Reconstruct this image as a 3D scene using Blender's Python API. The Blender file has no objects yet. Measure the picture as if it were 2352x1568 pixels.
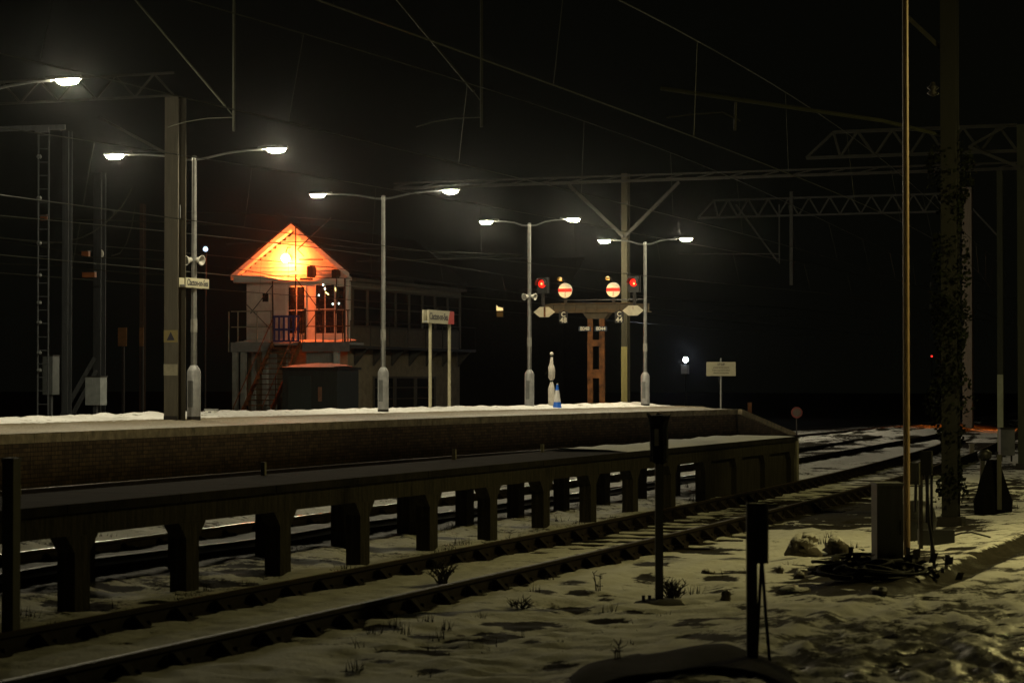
import bpy, math, random
import numpy as np
from mathutils import Vector, Matrix
random.seed(7); rng = np.random.default_rng(11)
C = bpy.context.scene.collection
sc = bpy.context.scene

# ------------------------------------------------------------------ camera, world, exposure
F = 5297.0                                  # focal length in pixels of a 2352 px wide frame (50 mm on a 22.2 mm sensor)
TH = math.atan(2000 / F); PH = math.atan(93 / F); CZ = 1.83
fw = Vector((-math.sin(TH), math.cos(TH), 0)); rt = Vector((math.cos(TH), math.sin(TH), 0)); UP = Vector((0, 0, 1))
f2 = fw * math.cos(PH) + UP * math.sin(PH); u2 = UP * math.cos(PH) - fw * math.sin(PH)
EYE = Vector((0, 0, CZ))
cd = bpy.data.cameras.new('camera'); cam = bpy.data.objects.new('camera', cd); C.objects.link(cam)
cd.sensor_width = 22.2; cd.lens = 22.2 * F / 2352; cd.clip_end = 2000; cd.clip_start = 0.1
cam.matrix_world = Matrix(((rt.x, u2.x, -f2.x, EYE.x), (rt.y, u2.y, -f2.y, EYE.y), (rt.z, u2.z, -f2.z, EYE.z), (0, 0, 0, 1)))
cd.dof.use_dof = True; cd.dof.focus_distance = 48; cd.dof.aperture_fstop = 2.4
sc.camera = cam
w = bpy.data.worlds.new('World'); sc.world = w; w.use_nodes = True
bg = w.node_tree.nodes['Background']
sky = w.node_tree.nodes.new('ShaderNodeTexSky'); sky.sky_type = 'NISHITA'; sky.sun_disc = False
sky.sun_elevation = math.radians(-9); sky.sun_rotation = math.radians(200)
SKY_STRENGTH = 0.0
bg.inputs['Color'].default_value = (0.75, 0.8, 0.5, 1); bg.inputs['Strength'].default_value = 0.0016
sc.view_settings.view_transform = 'Standard'; sc.view_settings.look = 'None'
sc.view_settings.exposure = 0.0; sc.view_settings.gamma = 1.0
try:
    sc.cycles.use_denoising = True
    sc.cycles.max_bounces = 6; sc.cycles.volume_bounces = 0; sc.cycles.diffuse_bounces = 3
    sc.cycles.glossy_bounces = 3; sc.cycles.sample_clamp_indirect = 4; sc.cycles.caustics_reflective = False
except Exception:
    pass
w.node_tree.nodes.remove(sky)

# ------------------------------------------------------------------ picture measurements -> places in the world (measured on a 2352 x 1568 view)
def ray(x, y): return f2 + rt * ((x - 1176) / F) + u2 * ((784 - y) / F)
def onz(x, y, z): r = ray(x, y); return EYE + r * ((z - CZ) / r.z)
def onX(x, y, X): r = ray(x, y); return EYE + r * (X / r.x)
def onY(x, y, Y): r = ray(x, y); return EYE + r * (Y / r.y)
def at(x, y, D): r = ray(x, y); return EYE + r * (D / r.dot(fw))
def zat(p, y):
    "height above the point p at which a vertical through p meets picture row y"
    D = (p - EYE).dot(fw); t = (784 - y) / F
    return CZ + D * (math.sin(PH) + t * math.cos(PH)) / (math.cos(PH) - t * math.sin(PH))
def wpx(p, px): return px * (p - EYE).dot(fw) / F     # size in metres of px pixels at p

# ------------------------------------------------------------------ materials
MATS = {}
def M(name, col, rough=0.7, metal=0.0, var=0.3, scale=5.0, bump=0.0, spec=0.4, streak=False):
    if name in MATS: return MATS[name]
    m = bpy.data.materials.new(name); m.use_nodes = True; nt = m.node_tree; b = nt.nodes['Principled BSDF']
    b.inputs['Roughness'].default_value = rough; b.inputs['Metallic'].default_value = metal
    b.inputs['Specular IOR Level'].default_value = spec
    tc = nt.nodes.new('ShaderNodeTexCoord'); mp = nt.nodes.new('ShaderNodeMapping')
    nt.links.new(tc.outputs['Object'], mp.inputs['Vector'])
    if streak: mp.inputs['Scale'].default_value = (6, 6, 0.5)
    n = nt.nodes.new('ShaderNodeTexNoise'); n.inputs['Scale'].default_value = scale; n.inputs['Detail'].default_value = 6
    n.inputs['Roughness'].default_value = 0.65
    nt.links.new(mp.outputs['Vector'], n.inputs['Vector'])
    r = nt.nodes.new('ShaderNodeValToRGB')
    r.color_ramp.elements[0].position = 0.3; r.color_ramp.elements[1].position = 0.7
    r.color_ramp.elements[0].color = tuple(c * (1 - var) for c in col) + (1,)
    r.color_ramp.elements[1].color = tuple(min(1, c * (1 + var * .6)) for c in col) + (1,)
    nt.links.new(n.outputs['Fac'], r.inputs['Fac']); nt.links.new(r.outputs['Color'], b.inputs['Base Color'])
    if bump:
        bp = nt.nodes.new('ShaderNodeBump'); bp.inputs['Strength'].default_value = bump; bp.inputs['Distance'].default_value = 0.02
        n2 = nt.nodes.new('ShaderNodeTexNoise'); n2.inputs['Scale'].default_value = scale * 5; n2.inputs['Detail'].default_value = 4
        nt.links.new(tc.outputs['Object'], n2.inputs['Vector'])
        nt.links.new(n2.outputs['Fac'], bp.inputs['Height']); nt.links.new(bp.outputs['Normal'], b.inputs['Normal'])
    MATS[name] = m; return m
def E(name, col, strength):
    m = bpy.data.materials.new(name); m.use_nodes = True; nt = m.node_tree
    b = nt.nodes['Principled BSDF']; b.inputs['Base Color'].default_value = (.02, .02, .02, 1)
    b.inputs['Emission Color'].default_value = col + (1,); b.inputs['Emission Strength'].default_value = strength
    return m

# ------------------------------------------------------------------ mesh helper
class MB:
    def __init__(s): s.v = []; s.f = []; s.sm = []
    def add(s, vs, fs, smooth=False):
        o = len(s.v); s.v += [tuple(v) for v in vs]; s.f += [tuple(i + o for i in f) for f in fs]; s.sm += [smooth] * len(fs); return s
    def hexa(s, p): return s.add(p, [(0, 3, 2, 1), (4, 5, 6, 7), (0, 1, 5, 4), (1, 2, 6, 5), (2, 3, 7, 6), (3, 0, 4, 7)])
    def box(s, x0, x1, y0, y1, z0, z1):
        return s.hexa([(x0, y0, z0), (x1, y0, z0), (x1, y1, z0), (x0, y1, z0), (x0, y0, z1), (x1, y0, z1), (x1, y1, z1), (x0, y1, z1)])
    def obox(s, c, a, b, d):
        c, a, b, d = Vector(c), Vector(a), Vector(b), Vector(d)
        return s.hexa([c - a - b - d, c + a - b - d, c + a + b - d, c - a + b - d, c - a - b + d, c + a - b + d, c + a + b + d, c - a + b + d])
    def bar(s, p, q, wd, h, side=None):
        p, q = Vector(p), Vector(q); t = (q - p)
        if t.length < 1e-6: return s
        n = t.normalized(); u = Vector(side) if side else UP
        if abs(n.dot(u)) > 0.95: u = Vector((0, 1, 0))
        a = n.cross(u).normalized(); b = a.cross(n).normalized()
        return s.obox((p + q) / 2, t / 2, a * wd / 2, b * h / 2)
    def tube(s, p, q, r, n=8, r2=None): return s.path([p, q], r, n, r2)
    def path(s, pts, r, n=6, r2=None):
        pts = [Vector(p) for p in pts]; k = len(pts); vs = []; r2 = r if r2 is None else r2
        for i, p in enumerate(pts):
            t = (pts[min(i + 1, k - 1)] - pts[max(i - 1, 0)]).normalized()
            u = Vector((0, 0, 1)) if abs(t.z) < .9 else Vector((0, 1, 0))
            a = t.cross(u).normalized(); b = t.cross(a); rr = r + (r2 - r) * i / max(1, k - 1)
            vs += [p + a * rr * math.cos(2 * math.pi * j / n) + b * rr * math.sin(2 * math.pi * j / n) for j in range(n)]
        fs = [(i * n + j, i * n + (j + 1) % n, (i + 1) * n + (j + 1) % n, (i + 1) * n + j) for i in range(k - 1) for j in range(n)]
        s.add(vs, fs, n > 5); s.add(vs[:n], [tuple(range(n))]); s.add(vs[-n:], [tuple(range(n))]); return s
    def prism(s, poly, ext):
        n = len(poly); ext = Vector(ext); P = [Vector(p) for p in poly]
        return s.add(P + [p + ext for p in P], [tuple(range(n))[::-1], tuple(range(n, 2 * n))] + [(i, (i + 1) % n, n + (i + 1) % n, n + i) for i in range(n)])
    def lathe(s, c, prof, n=16, ax=(0, 0, 1), smooth=True, caps=True):
        c = Vector(c); ax = Vector(ax).normalized(); u = Vector((0, 0, 1)) if abs(ax.z) < .9 else Vector((1, 0, 0))
        a = ax.cross(u).normalized(); b = ax.cross(a); k = len(prof)
        vs = [c + ax * z + (a * math.cos(2 * math.pi * j / n) + b * math.sin(2 * math.pi * j / n)) * r for r, z in prof for j in range(n)]
        fs = [(i * n + j, i * n + (j + 1) % n, (i + 1) * n + (j + 1) % n, (i + 1) * n + j) for i in range(k - 1) for j in range(n)]
        s.add(vs, fs, smooth)
        if caps: s.add(vs[:n], [tuple(range(n))]); s.add(vs[-n:], [tuple(range(n))])
        return s
    def blob(s, c, rx, ry, rz, n=12, m=8, jit=0.0, seed=0):
        r_ = random.Random(seed); c = Vector(c); vs = []
        for i in range(m + 1):
            ph = math.pi * i / m
            for j in range(n):
                th = 2 * math.pi * j / n; k = 1 + jit * (r_.random() - .5) * 2
                vs.append(c + Vector((rx * k * math.sin(ph) * math.cos(th), ry * k * math.sin(ph) * math.sin(th), rz * k * math.cos(ph))))
        fs = [(i * n + j, i * n + (j + 1) % n, (i + 1) * n + (j + 1) % n, (i + 1) * n + j) for i in range(m) for j in range(n)]
        return s.add(vs, fs, True)
    def jit(s, a):
        r_ = random.Random(len(s.v)); s.v = [tuple(c + r_.uniform(-a, a) for c in v) for v in s.v]; return s
    def build(s, name, mat, parent=None, smooth=False):
        me = bpy.data.meshes.new(name); off = Vector((0, 0, 0)); q = parent
        while q is not None: off += Vector(q.location); q = q.parent
        me.from_pydata([(v[0] - off.x, v[1] - off.y, v[2] - off.z) for v in s.v], [], s.f); me.update()
        for p, sm in zip(me.polygons, s.sm): p.use_smooth = sm or smooth
        me.materials.append(mat); o = bpy.data.objects.new(name, me); C.objects.link(o)
        if parent is not None: o.parent = parent
        return o
def tag(o, label=None, cat=None, group=None, kind=None):
    if label: o['label'] = label
    if cat: o['category'] = cat
    if group: o['group'] = group
    if kind: o['kind'] = kind
    return o
def thing(name, label, cat, loc, group=None):
    o = bpy.data.objects.new(name, None); C.objects.link(o); o.location = loc; o.empty_display_size = .2
    return tag(o, label, cat, group)
def copy_tree(o, parent=None):
    c = o.copy(); C.objects.link(c)
    if parent is not None: c.parent = parent
    for ch in list(o.children): copy_tree(ch, c)
    return c
def text(name, body, size, center, right, up, mat, parent, align='CENTER', squeeze=1.0, lift=0.004):
    cu = bpy.data.curves.new(name, 'FONT'); cu.body = body; cu.size = size; cu.align_x = align; cu.align_y = 'CENTER'; cu.extrude = .002
    cu.offset = size * .012
    o = bpy.data.objects.new('tmp', cu); C.objects.link(o); bpy.context.view_layer.update()
    me = bpy.data.meshes.new_from_object(o.evaluated_get(bpy.context.evaluated_depsgraph_get())); bpy.data.objects.remove(o)
    right = Vector(right).normalized(); up = Vector(up).normalized(); nrm = right.cross(up); off = Vector((0, 0, 0)); q = parent
    while q is not None: off += Vector(q.location); q = q.parent
    for v in me.vertices:
        v.co = Vector(center) + right * v.co.x * squeeze + up * v.co.y + nrm * (v.co.z + lift) - off
    me.materials.clear(); me.materials.append(mat); t = bpy.data.objects.new(name, me); C.objects.link(t); t.parent = parent; return t

# ------------------------------------------------------------------ noise
def vnoise(x, y, seed=0):
    xi = np.floor(x).astype(np.int64); yi = np.floor(y).astype(np.int64); xf = x - xi; yf = y - yi
    def h(a, b):
        n = (a * 374761393 + b * 668265263 + seed * 1442695041) & 0xFFFFFFFF
        n = ((n ^ (n >> 13)) * 1274126177) & 0xFFFFFFFF
        return ((n ^ (n >> 16)) & 0xFFFF) / 65535.0
    u = xf * xf * (3 - 2 * xf); v = yf * yf * (3 - 2 * yf)
    return (h(xi, yi) * (1 - u) + h(xi + 1, yi) * u) * (1 - v) + (h(xi, yi + 1) * (1 - u) + h(xi + 1, yi + 1) * u) * v
def fbm(x, y, seed=0, oct=4):
    t = 0; a = .5; s = 0
    for i in range(oct):
        t = t + a * vnoise(x * 2 ** i + 17.3 * i, y * 2 ** i - 9.1 * i, seed + i); s += a; a *= .5
    return t / s
def sstep(a, b, x):
    t = np.clip((x - a) / (b - a), 0, 1); return t * t * (3 - 2 * t)

# ------------------------------------------------------------------ the shared lines of the place (track runs along +Y, d = metres left of the eye)
def cA(Y): return 8.68 + .0010 * np.maximum(0, Y - 15) ** 2 - .00045 * np.maximum(0, Y - 60) ** 2
def cB(Y): return 13.0 + .0006 * np.maximum(0, Y - 15) ** 2 - .0003 * np.maximum(0, Y - 60) ** 2
def edge(Y): return 22.5 - .0025 * np.maximum(0, np.minimum(Y, 78) - 45) ** 2
def cC(Y): return edge(Y) - 1.5
G = 0.755                                   # half the distance between rail centres

# ------------------------------------------------------------------ ground
def ground():
    def ax(segs):
        a = []
        for lo, hi, st in segs: a += list(np.arange(lo, hi - 1e-6, st))
        return np.array(a + [segs[-1][1]])
    xs = ax([(-300, -70, 20), (-70, -30, 1.5), (-30, -14.4, .26), (-14.4, -11.6, .14), (-11.6, -5.2, .07), (-5.2, -1.5, .035), (-1.5, 6, .3), (6, 140, 9)])
    ys = ax([(-8, 8, 2), (8, 13, .5), (13, 21, .05), (21, 33, .11), (33, 60, .22), (60, 110, .6), (110, 420, 14)])
    X, Y = np.meshgrid(xs, ys)
    d = -X
    nx, ny = len(xs), len(ys)
    n1 = fbm(X * .5, Y * .5, 1); n2 = fbm(X * 1.7, Y * 1.7, 5); n3 = fbm(X * 5, Y * 5, 9, 3); n4 = vnoise(X * 9, Y * 9, 21)
    near = np.exp(-np.maximum(0, Y - 45) / 30)
    z = -.17 + .10 * (n1 - .5) + .09 * (n2 - .5) + (.05 * (n3 - .5) + .018 * (n4 - .5) + .06 * (fbm(X * 1.3 + Y * .4, Y * 6, 51, 3) - .5)) * near
    # snow between and beside the rails of the near siding
    for c, lev in ((cA, -.135), (cB, -.12), (cC, -.13)):
        t = d - c(Y); inside = 1 - sstep(1.2, 1.9, np.abs(t))
        tgt = lev + .05 * (n2 - .5) + .05 * (n3 - .5)
        if c is cA:
            bare = sstep(23.5, 26, Y) * (1 - sstep(31, 34, Y)); tgt = tgt - .035 * bare - .03 * sstep(32, 36, Y)
        z = z * (1 - inside) + tgt * inside
        for sg in (-1, 1):
            q = np.abs(t - sg * G); z = z - np.where(q < .13, (.13 - q) / .13 * .035, 0)
    # raised footpath on the right: flat top, trampled and rutted
    path = 1 - sstep(4.3, 5.7, d + .5 * (n1 - .5))
    tramp = .55 * fbm(X * 3.2, Y * 2.4, 31, 4) + .45 * fbm(X * 7 + Y * 2, Y * 5, 37, 3)
    amp = np.where(d < 3.85, 1.1, .35) + .9 * (1 - sstep(16, 23, Y))
    rip = fbm(X * 5.5 + Y * 2.2, Y * 1.6 - X * .8, 93, 4); zp = -.05 + .05 * (tramp - .5) * amp + .02 * (n3 - .5) * amp + .008 * (n4 - .5) * amp + .06 * (rip - .5) * amp
    z = z * (1 - path) + zp * path
    zp = zp + .018 * (fbm(X * 13, Y * 9, 61, 3) - .5) * amp
    lane = 3.93 + .06 * (n2 - .5)
    crack = np.exp(-((d - lane + .10 * (n3 - .5)) / (.12 + .10 * n1)) ** 4) * sstep(20.0, 22.5, Y + 2 * (n1 - .5))
    z = z - .07 * crack + .03 * np.exp(-((d - lane - .25) / .12) ** 2) * path
    # bank of dark ballast and snow behind track B, and up to the platform wall
    z = z + .16 * sstep(14.6, 16.5, d) * (1 - sstep(17.5, 19.0, d)) * (n2 * 1.6)
    far = sstep(60, 90, Y); z = z + far * .25 * (fbm(X * .15, Y * .1, 44) - .5)
    # how much snow lies: >0.5 snow, below bare ground
    stre = fbm(X * 1.3 + Y * .4, Y * 6, 51, 4); snow = .72 + .26 * (n1 - .5) + .25 * (n2 - .5) + .30 * (stre - .5)
    snow = snow - .30 * path * sstep(.5, .25, tramp) - .26 * path * sstep(.45, .7, .5 * fbm(X * 4, Y * 3, 83, 4) + .5 * rip) - .30 * path * (1 - sstep(13, 23, Y)) * (n2 < .55) * sstep(.35, .6, n1) - 1.1 * crack
    snow = snow - .05 * (1 - path) * sstep(.60, .72, n3)
    for c in (cA, cB, cC):
        t = d - c(Y)
        for sg in (-1, 1):
            q = np.abs(t - sg * G); snow = snow - .6 * (1 - sstep(.07, .17, q + .13 * (n3 - .5)))
    t = d - cA(Y)
    snow = snow - .24 * (np.abs(t) < .66) * sstep(24, 26, Y) * (1 - sstep(30.5, 33, Y)) * (np.mod(Y, .7) < .30)
    snow = snow - .25 * sstep(9.75, 10.1, d) * (1 - sstep(12.0, 12.3, d)) * sstep(.42, .62, n2)      # weeds and soot under the staging
    snow = snow - .30 * sstep(14.2, 14.8, d) * (1 - sstep(21, 24, d)) * sstep(.48, .60, n2)
    snow = snow - .42 * (1 - sstep(15, 18, d)) * sstep(47, 55, Y) * sstep(.50, .58, fbm(X * .8, Y * .25, 71)) 
    snow = snow - .75 * sstep(21.5, 22.5, d) - .18 * sstep(80, 100, Y)
    # bare patches, and some that paint shade on the snow
    v = np.stack([X, Y, z - CZ], -1); dep = v @ np.array(f2); px = 1176 + F * (v @ np.array(rt)) / dep; py = 784 - F * (v @ np.array(u2)) / dep
    pt = []
    a = .3827
    for cx, cy, rx, ry in [(440, 1383, 150, 17), (260, 1432, 90, 16), (800, 1318, 110, 14), (930, 1290, 90, 18), (1090, 1225, 120, 18), (1210, 1025, 42, 13), (1390, 970, 60, 11), (1430, 1022, 45, 14),
                           (1590, 1195, 75, 13), (1400, 1130, 60, 11), (1300, 1470, 60, 22), (1850, 855, 75, 10), (1975, 818, 70, 12), (1850, 935, 80, 22), (1580, 1062, 40, 12), (880, 1215, 35, 9),
                           (240, 1250, 60, 18), (500, 1290, 60, 10), (60, 1510, 60, 18), (540, 1490, 50, 9), (1180, 1325, 60, 9), (1760, 1410, 60, 13), (1260, 1145, 30, 9), (1700, 1150, 120, 8)]:
        pt.append((786 + cx * a, 968 + cy * a, rx * a, ry * a))
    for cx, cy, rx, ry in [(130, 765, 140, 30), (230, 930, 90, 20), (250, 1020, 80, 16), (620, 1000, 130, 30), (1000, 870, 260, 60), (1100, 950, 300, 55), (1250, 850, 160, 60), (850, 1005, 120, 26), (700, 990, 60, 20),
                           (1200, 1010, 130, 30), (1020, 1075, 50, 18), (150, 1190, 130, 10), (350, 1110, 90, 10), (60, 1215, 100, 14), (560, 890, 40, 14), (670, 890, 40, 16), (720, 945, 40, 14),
                           (700, 600, 420, 60), (900, 560, 320, 60), (820, 520, 300, 40), (1650, 610, 130, 30), (1800, 490, 180, 50), (1900, 400, 160, 40), (1690, 765, 80, 10), (1450, 820, 100, 30), (300, 1450, 300, 50), (120, 1290, 120, 14),  # wide ones darken the snow as shade behind the pole and ivy mast
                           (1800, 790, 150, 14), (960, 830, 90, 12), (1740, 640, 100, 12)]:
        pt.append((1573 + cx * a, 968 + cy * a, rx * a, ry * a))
    for cx, cy, rx, ry in [(1480, 890, 120, 36), (1250, 980, 200, 22), (700, 1000, 120, 12), (520, 1110, 130, 18), (380, 1090, 90, 16), (930, 1085, 60, 14)]:
        pt.append((cx * a, 968 + cy * a, rx * a, ry * a))
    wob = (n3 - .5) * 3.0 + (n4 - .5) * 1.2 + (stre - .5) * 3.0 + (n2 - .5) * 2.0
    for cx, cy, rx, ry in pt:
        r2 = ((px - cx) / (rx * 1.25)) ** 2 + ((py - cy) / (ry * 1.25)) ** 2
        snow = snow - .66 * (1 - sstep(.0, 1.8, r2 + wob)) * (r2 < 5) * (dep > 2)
    for cx, cy, rx, ry in [(1100, 1380, 520, 190), (1500, 1270, 330, 150), (1750, 1100, 220, 120), (1600, 1500, 400, 100)]:
        r2 = ((px - 1573 - cx * a) / (rx * a)) ** 2 + ((py - 968 - cy * a) / (ry * a)) ** 2
        snow = snow - .55 * (1 - sstep(.3, 1.2, r2)) * sstep(.62, .38, .5 * tramp + .5 * rip) * (dep > 2)
    for cx, cy, rx, ry in [(2130, 993, 55, 9), (2250, 992, 22, 9), (2040, 995, 40, 6)]: snow = snow + .5 * (1 - sstep(.4, 1.4, ((px - cx) / rx) ** 2 + ((py - cy) / ry) ** 2)) * (dep > 2)
    ice = np.maximum(path * sstep(.50, .36, tramp) * (1 - sstep(3.6, 4.4, d)), .8 * (1 - sstep(2.3, 3.3, d + .8 * (n2 - .5))) * (1 - sstep(17, 24, Y))) * (1 - sstep(18, 30, Y))
    me = bpy.data.meshes.new('ground'); co = np.stack([X, Y, z], -1).reshape(-1, 3)
    i = np.arange(nx * ny).reshape(ny, nx); quads = np.stack([i[:-1, :-1], i[:-1, 1:], i[1:, 1:], i[1:, :-1]], -1).reshape(-1, 4)
    me.vertices.add(len(co)); me.vertices.foreach_set('co', co.ravel())
    me.loops.add(quads.size); me.loops.foreach_set('vertex_index', quads.ravel().astype(np.int32))
    me.polygons.add(len(quads)); me.polygons.foreach_set('loop_start', np.arange(0, quads.size, 4, dtype=np.int32))
    me.polygons.foreach_set('loop_total', np.full(len(quads), 4, np.int32)); me.polygons.foreach_set('use_smooth', np.ones(len(quads), bool))
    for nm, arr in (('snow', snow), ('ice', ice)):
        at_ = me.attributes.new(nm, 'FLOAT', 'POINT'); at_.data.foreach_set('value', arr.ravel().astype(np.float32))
    me.update(); me.validate()
    m = bpy.data.materials.new('snow_and_ballast'); m.use_nodes = True; nt = m.node_tree; b = nt.nodes['Principled BSDF']; N = nt.nodes.new; L = nt.links.new
    def math_(op, a_, b_):
        q = N('ShaderNodeMath'); q.operation = op
        for k, s_ in enumerate((a_, b_)):
            if isinstance(s_, (int, float)): q.inputs[k].default_value = s_
            else: L(s_, q.inputs[k])
        return q.outputs[0]
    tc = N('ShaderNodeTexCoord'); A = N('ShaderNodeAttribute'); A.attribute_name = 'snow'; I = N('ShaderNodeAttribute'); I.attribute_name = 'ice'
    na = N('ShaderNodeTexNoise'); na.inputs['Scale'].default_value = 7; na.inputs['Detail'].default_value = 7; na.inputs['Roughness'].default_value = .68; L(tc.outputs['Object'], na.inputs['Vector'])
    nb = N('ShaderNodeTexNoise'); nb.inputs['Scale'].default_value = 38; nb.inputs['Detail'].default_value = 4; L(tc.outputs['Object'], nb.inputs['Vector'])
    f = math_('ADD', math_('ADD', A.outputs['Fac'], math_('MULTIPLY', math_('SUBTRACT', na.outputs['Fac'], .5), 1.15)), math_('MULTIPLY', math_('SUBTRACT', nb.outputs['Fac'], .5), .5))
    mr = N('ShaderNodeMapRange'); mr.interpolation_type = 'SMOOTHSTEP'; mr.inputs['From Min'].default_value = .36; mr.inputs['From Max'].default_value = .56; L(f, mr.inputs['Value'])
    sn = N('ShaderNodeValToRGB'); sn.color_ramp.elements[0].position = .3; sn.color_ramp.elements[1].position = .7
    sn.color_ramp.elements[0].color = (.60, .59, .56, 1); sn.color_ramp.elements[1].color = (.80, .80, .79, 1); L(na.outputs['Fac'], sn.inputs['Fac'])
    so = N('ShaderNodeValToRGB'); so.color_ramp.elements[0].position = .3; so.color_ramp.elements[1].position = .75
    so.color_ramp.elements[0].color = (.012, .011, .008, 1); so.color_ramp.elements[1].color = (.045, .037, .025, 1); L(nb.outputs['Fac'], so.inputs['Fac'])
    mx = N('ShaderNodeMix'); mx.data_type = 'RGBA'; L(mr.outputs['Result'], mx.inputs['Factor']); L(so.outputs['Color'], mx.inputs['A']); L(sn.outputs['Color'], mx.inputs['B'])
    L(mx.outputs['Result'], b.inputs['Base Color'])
    ro = N('ShaderNodeMapRange'); ro.inputs['To Min'].default_value = .8; ro.inputs['To Max'].default_value = .11; L(math_('MULTIPLY', I.outputs['Fac'], math_('GREATER_THAN', nb.outputs['Fac'], .40)), ro.inputs['Value'])
    L(ro.outputs['Result'], b.inputs['Roughness']); spm = N('ShaderNodeMapRange'); spm.inputs['To Min'].default_value = .06; spm.inputs['To Max'].default_value = .8; L(math_('MULTIPLY', I.outputs['Fac'], math_('GREATER_THAN', nb.outputs['Fac'], .40)), spm.inputs['Value']); L(spm.outputs['Result'], b.inputs['Specular IOR Level'])
    bp = N('ShaderNodeBump'); bp.inputs['Strength'].default_value = .55; bp.inputs['Distance'].default_value = .03
    L(math_('ADD', math_('MULTIPLY', na.outputs['Fac'], 1.0), math_('MULTIPLY', nb.outputs['Fac'], .35)), bp.inputs['Height']); L(bp.outputs['Normal'], b.inputs['Normal'])
    me.materials.append(m); o = bpy.data.objects.new('ground', me); C.objects.link(o); o['kind'] = 'structure'; return m, co.reshape(ny, nx, 3)
snow_mat, GRID = ground()
_gx, _gy, _gz = GRID[0, :, 0], GRID[:, 0, 1], GRID[:, :, 2]
def gz(x, y):
    i = int(np.clip(np.searchsorted(_gx, x), 1, len(_gx) - 1)); j = int(np.clip(np.searchsorted(_gy, y), 1, len(_gy) - 1)); return float(_gz[j, i])
def onground(x, y):
    z = -.15
    for k in range(4): p = onz(x, y, z); z = gz(p.x, p.y)
    return Vector((p.x, p.y, z))

# ------------------------------------------------------------------ common materials
conc = M('grey_concrete', (.20, .185, .15), .85, var=.45, scale=3, bump=.4)
dconc = M('sooty_concrete', (.036, .032, .023), .95, var=.65, scale=4, bump=.5, streak=True, spec=.08)
brick = M('sooty_brick', (.135, .09, .048), .9, var=.6, scale=5, bump=.4, streak=True)
steel = M('galvanised_steel', (.34, .34, .33), .42, .75, var=.25, scale=9)
dsteel = M('painted_grey_steel', (.16, .165, .165), .55, .1, var=.3, scale=4)
black = M('black_plastic', (.012, .012, .012), .5, var=.3)
dark = M('dark_iron', (.025, .022, .02), .6, .3, var=.4, scale=12)
rust = M('rusty_steel', (.16, .062, .018), .85, .0, var=.8, scale=4, bump=.3)
railside = M('rusty_rail', (.018, .013, .009), .8, .0, var=.5, scale=9, spec=.12)
railtop = M('polished_rail_head', (.30, .27, .23), .24, 1.0, var=.2, scale=20)
timber = M('weathered_sleeper_timber', (.03, .025, .02), .9, var=.5, scale=10, bump=.4, spec=.1)
white = M('white_paint', (.78, .77, .72), .5, var=.12, scale=3)
cream = M('cream_paint', (.66, .63, .53), .6, var=.15, scale=3)
grey = M('grey_paint', (.27, .275, .27), .55, var=.2, scale=4)
beige = M('beige_render', (.26, .215, .14), .8, var=.3, scale=3, bump=.2)
glass = M('dark_window_glass', (.02, .02, .022), .06, var=.1, spec=.7)
blue = M('blue_paint', (.02, .06, .34), .5, var=.2)
red = M('red_paint', (.50, .015, .012), .5, var=.15)
ink = M('dark_lettering', (.02, .02, .035), .6, var=.1)
pale = M('pale_lettering', (.75, .74, .62), .6, var=.1)
slate = M('dark_roof_slate', (.016, .015, .015), .8, var=.4, scale=6, bump=.3)
wire_m = M('overhead_copper_wire', (.03, .032, .02), .5, .6, var=.2)
wood = M('mossy_timber', (.035, .03, .015), .85, var=.45, scale=5, bump=.3, streak=True)
capsnow = M('settled_snow', (.78, .78, .77), .75, var=.12, scale=8, bump=.5)

# ------------------------------------------------------------------ railway tracks
RAILP = [(-.07, -.160), (.07, -.160), (.07, -.145), (.012, -.125), (.012, -.045), (.036, -.032), (.036, -.008), (.026, 0), (-.026, 0), (-.036, -.008), (-.036, -.032), (-.012, -.045), (-.012, -.125), (-.07, -.145)]
def track(cf, y0, y1, label, every, chairs, head=None):
    root = thing('railway_track', label, 'railway track', (-float(cf(y0)), y0, -.16), 'railway tracks')
    for sg in (1, -1):
        yy = np.arange(y0, y1 + .01, 1.5); k = len(RAILP); top = MB(); b = MB(); vs = []
        for y in yy:
            x = -float(cf(y)) + sg * G; vs += [(x + a, y, z) for a, z in RAILP]
        b.add(vs, [(i * k + j, i * k + (j + 1) % k, (i + 1) * k + (j + 1) % k, (i + 1) * k + j) for i in range(len(yy) - 1) for j in range(k) if j != 7])
        r = b.build('rail', railside, root)
        tv = []
        for y in yy:
            x = -float(cf(y)) + sg * G; tv += [(x + .0262, y, .0005), (x + .012, y, .003), (x - .012, y, .003), (x - .0262, y, .0005)]
        top.add(tv, [(i * 4 + j, i * 4 + j + 1, (i + 1) * 4 + j + 1, (i + 1) * 4 + j) for i in range(len(yy) - 1) for j in range(3)], True)
        top.build('rail_head', head or railtop, r)
    proto = None; n = 0
    y = y0 + .3
    while y < y1 and n < 98:
        x = -float(cf(y))
        if proto is None:
            proto = MB().box(-1.28 + x, 1.28 + x, y - .125, y + .125, -.30, -.162).build('sleeper', timber, None)
            me = proto.data
            for v in me.vertices: v.co -= Vector((x, y, -.16))
            proto.parent = root; s = proto
            if chairs:
                for sg in (1, -1):
                    c = MB(); c.box(sg * G - .19, sg * G + .19, -.10, .10, -.002, .03)
                    for t in (-1, 1):
                        c.prism([(sg * G + t * .03, -.05, .03), (sg * G + t * .17, -.06, .03), (sg * G + t * .07, -.04, .115), (sg * G + t * .03, -.04, .115)], (0, .10, 0))
                        c.lathe((sg * G + t * .14, .06, .02), [(.022, 0), (.022, .05), (.010, .056)], 6)
                    c.build('chair', railside, None).parent = proto
        else:
            s = proto.copy(); C.objects.link(s); s.parent = root
            for ch in list(proto.children):
                q = ch.copy(); C.objects.link(q); q.parent = s
        s.location = (x + float(cf(y0)), y - y0, 0); y += every; n += 1
    return root
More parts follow.
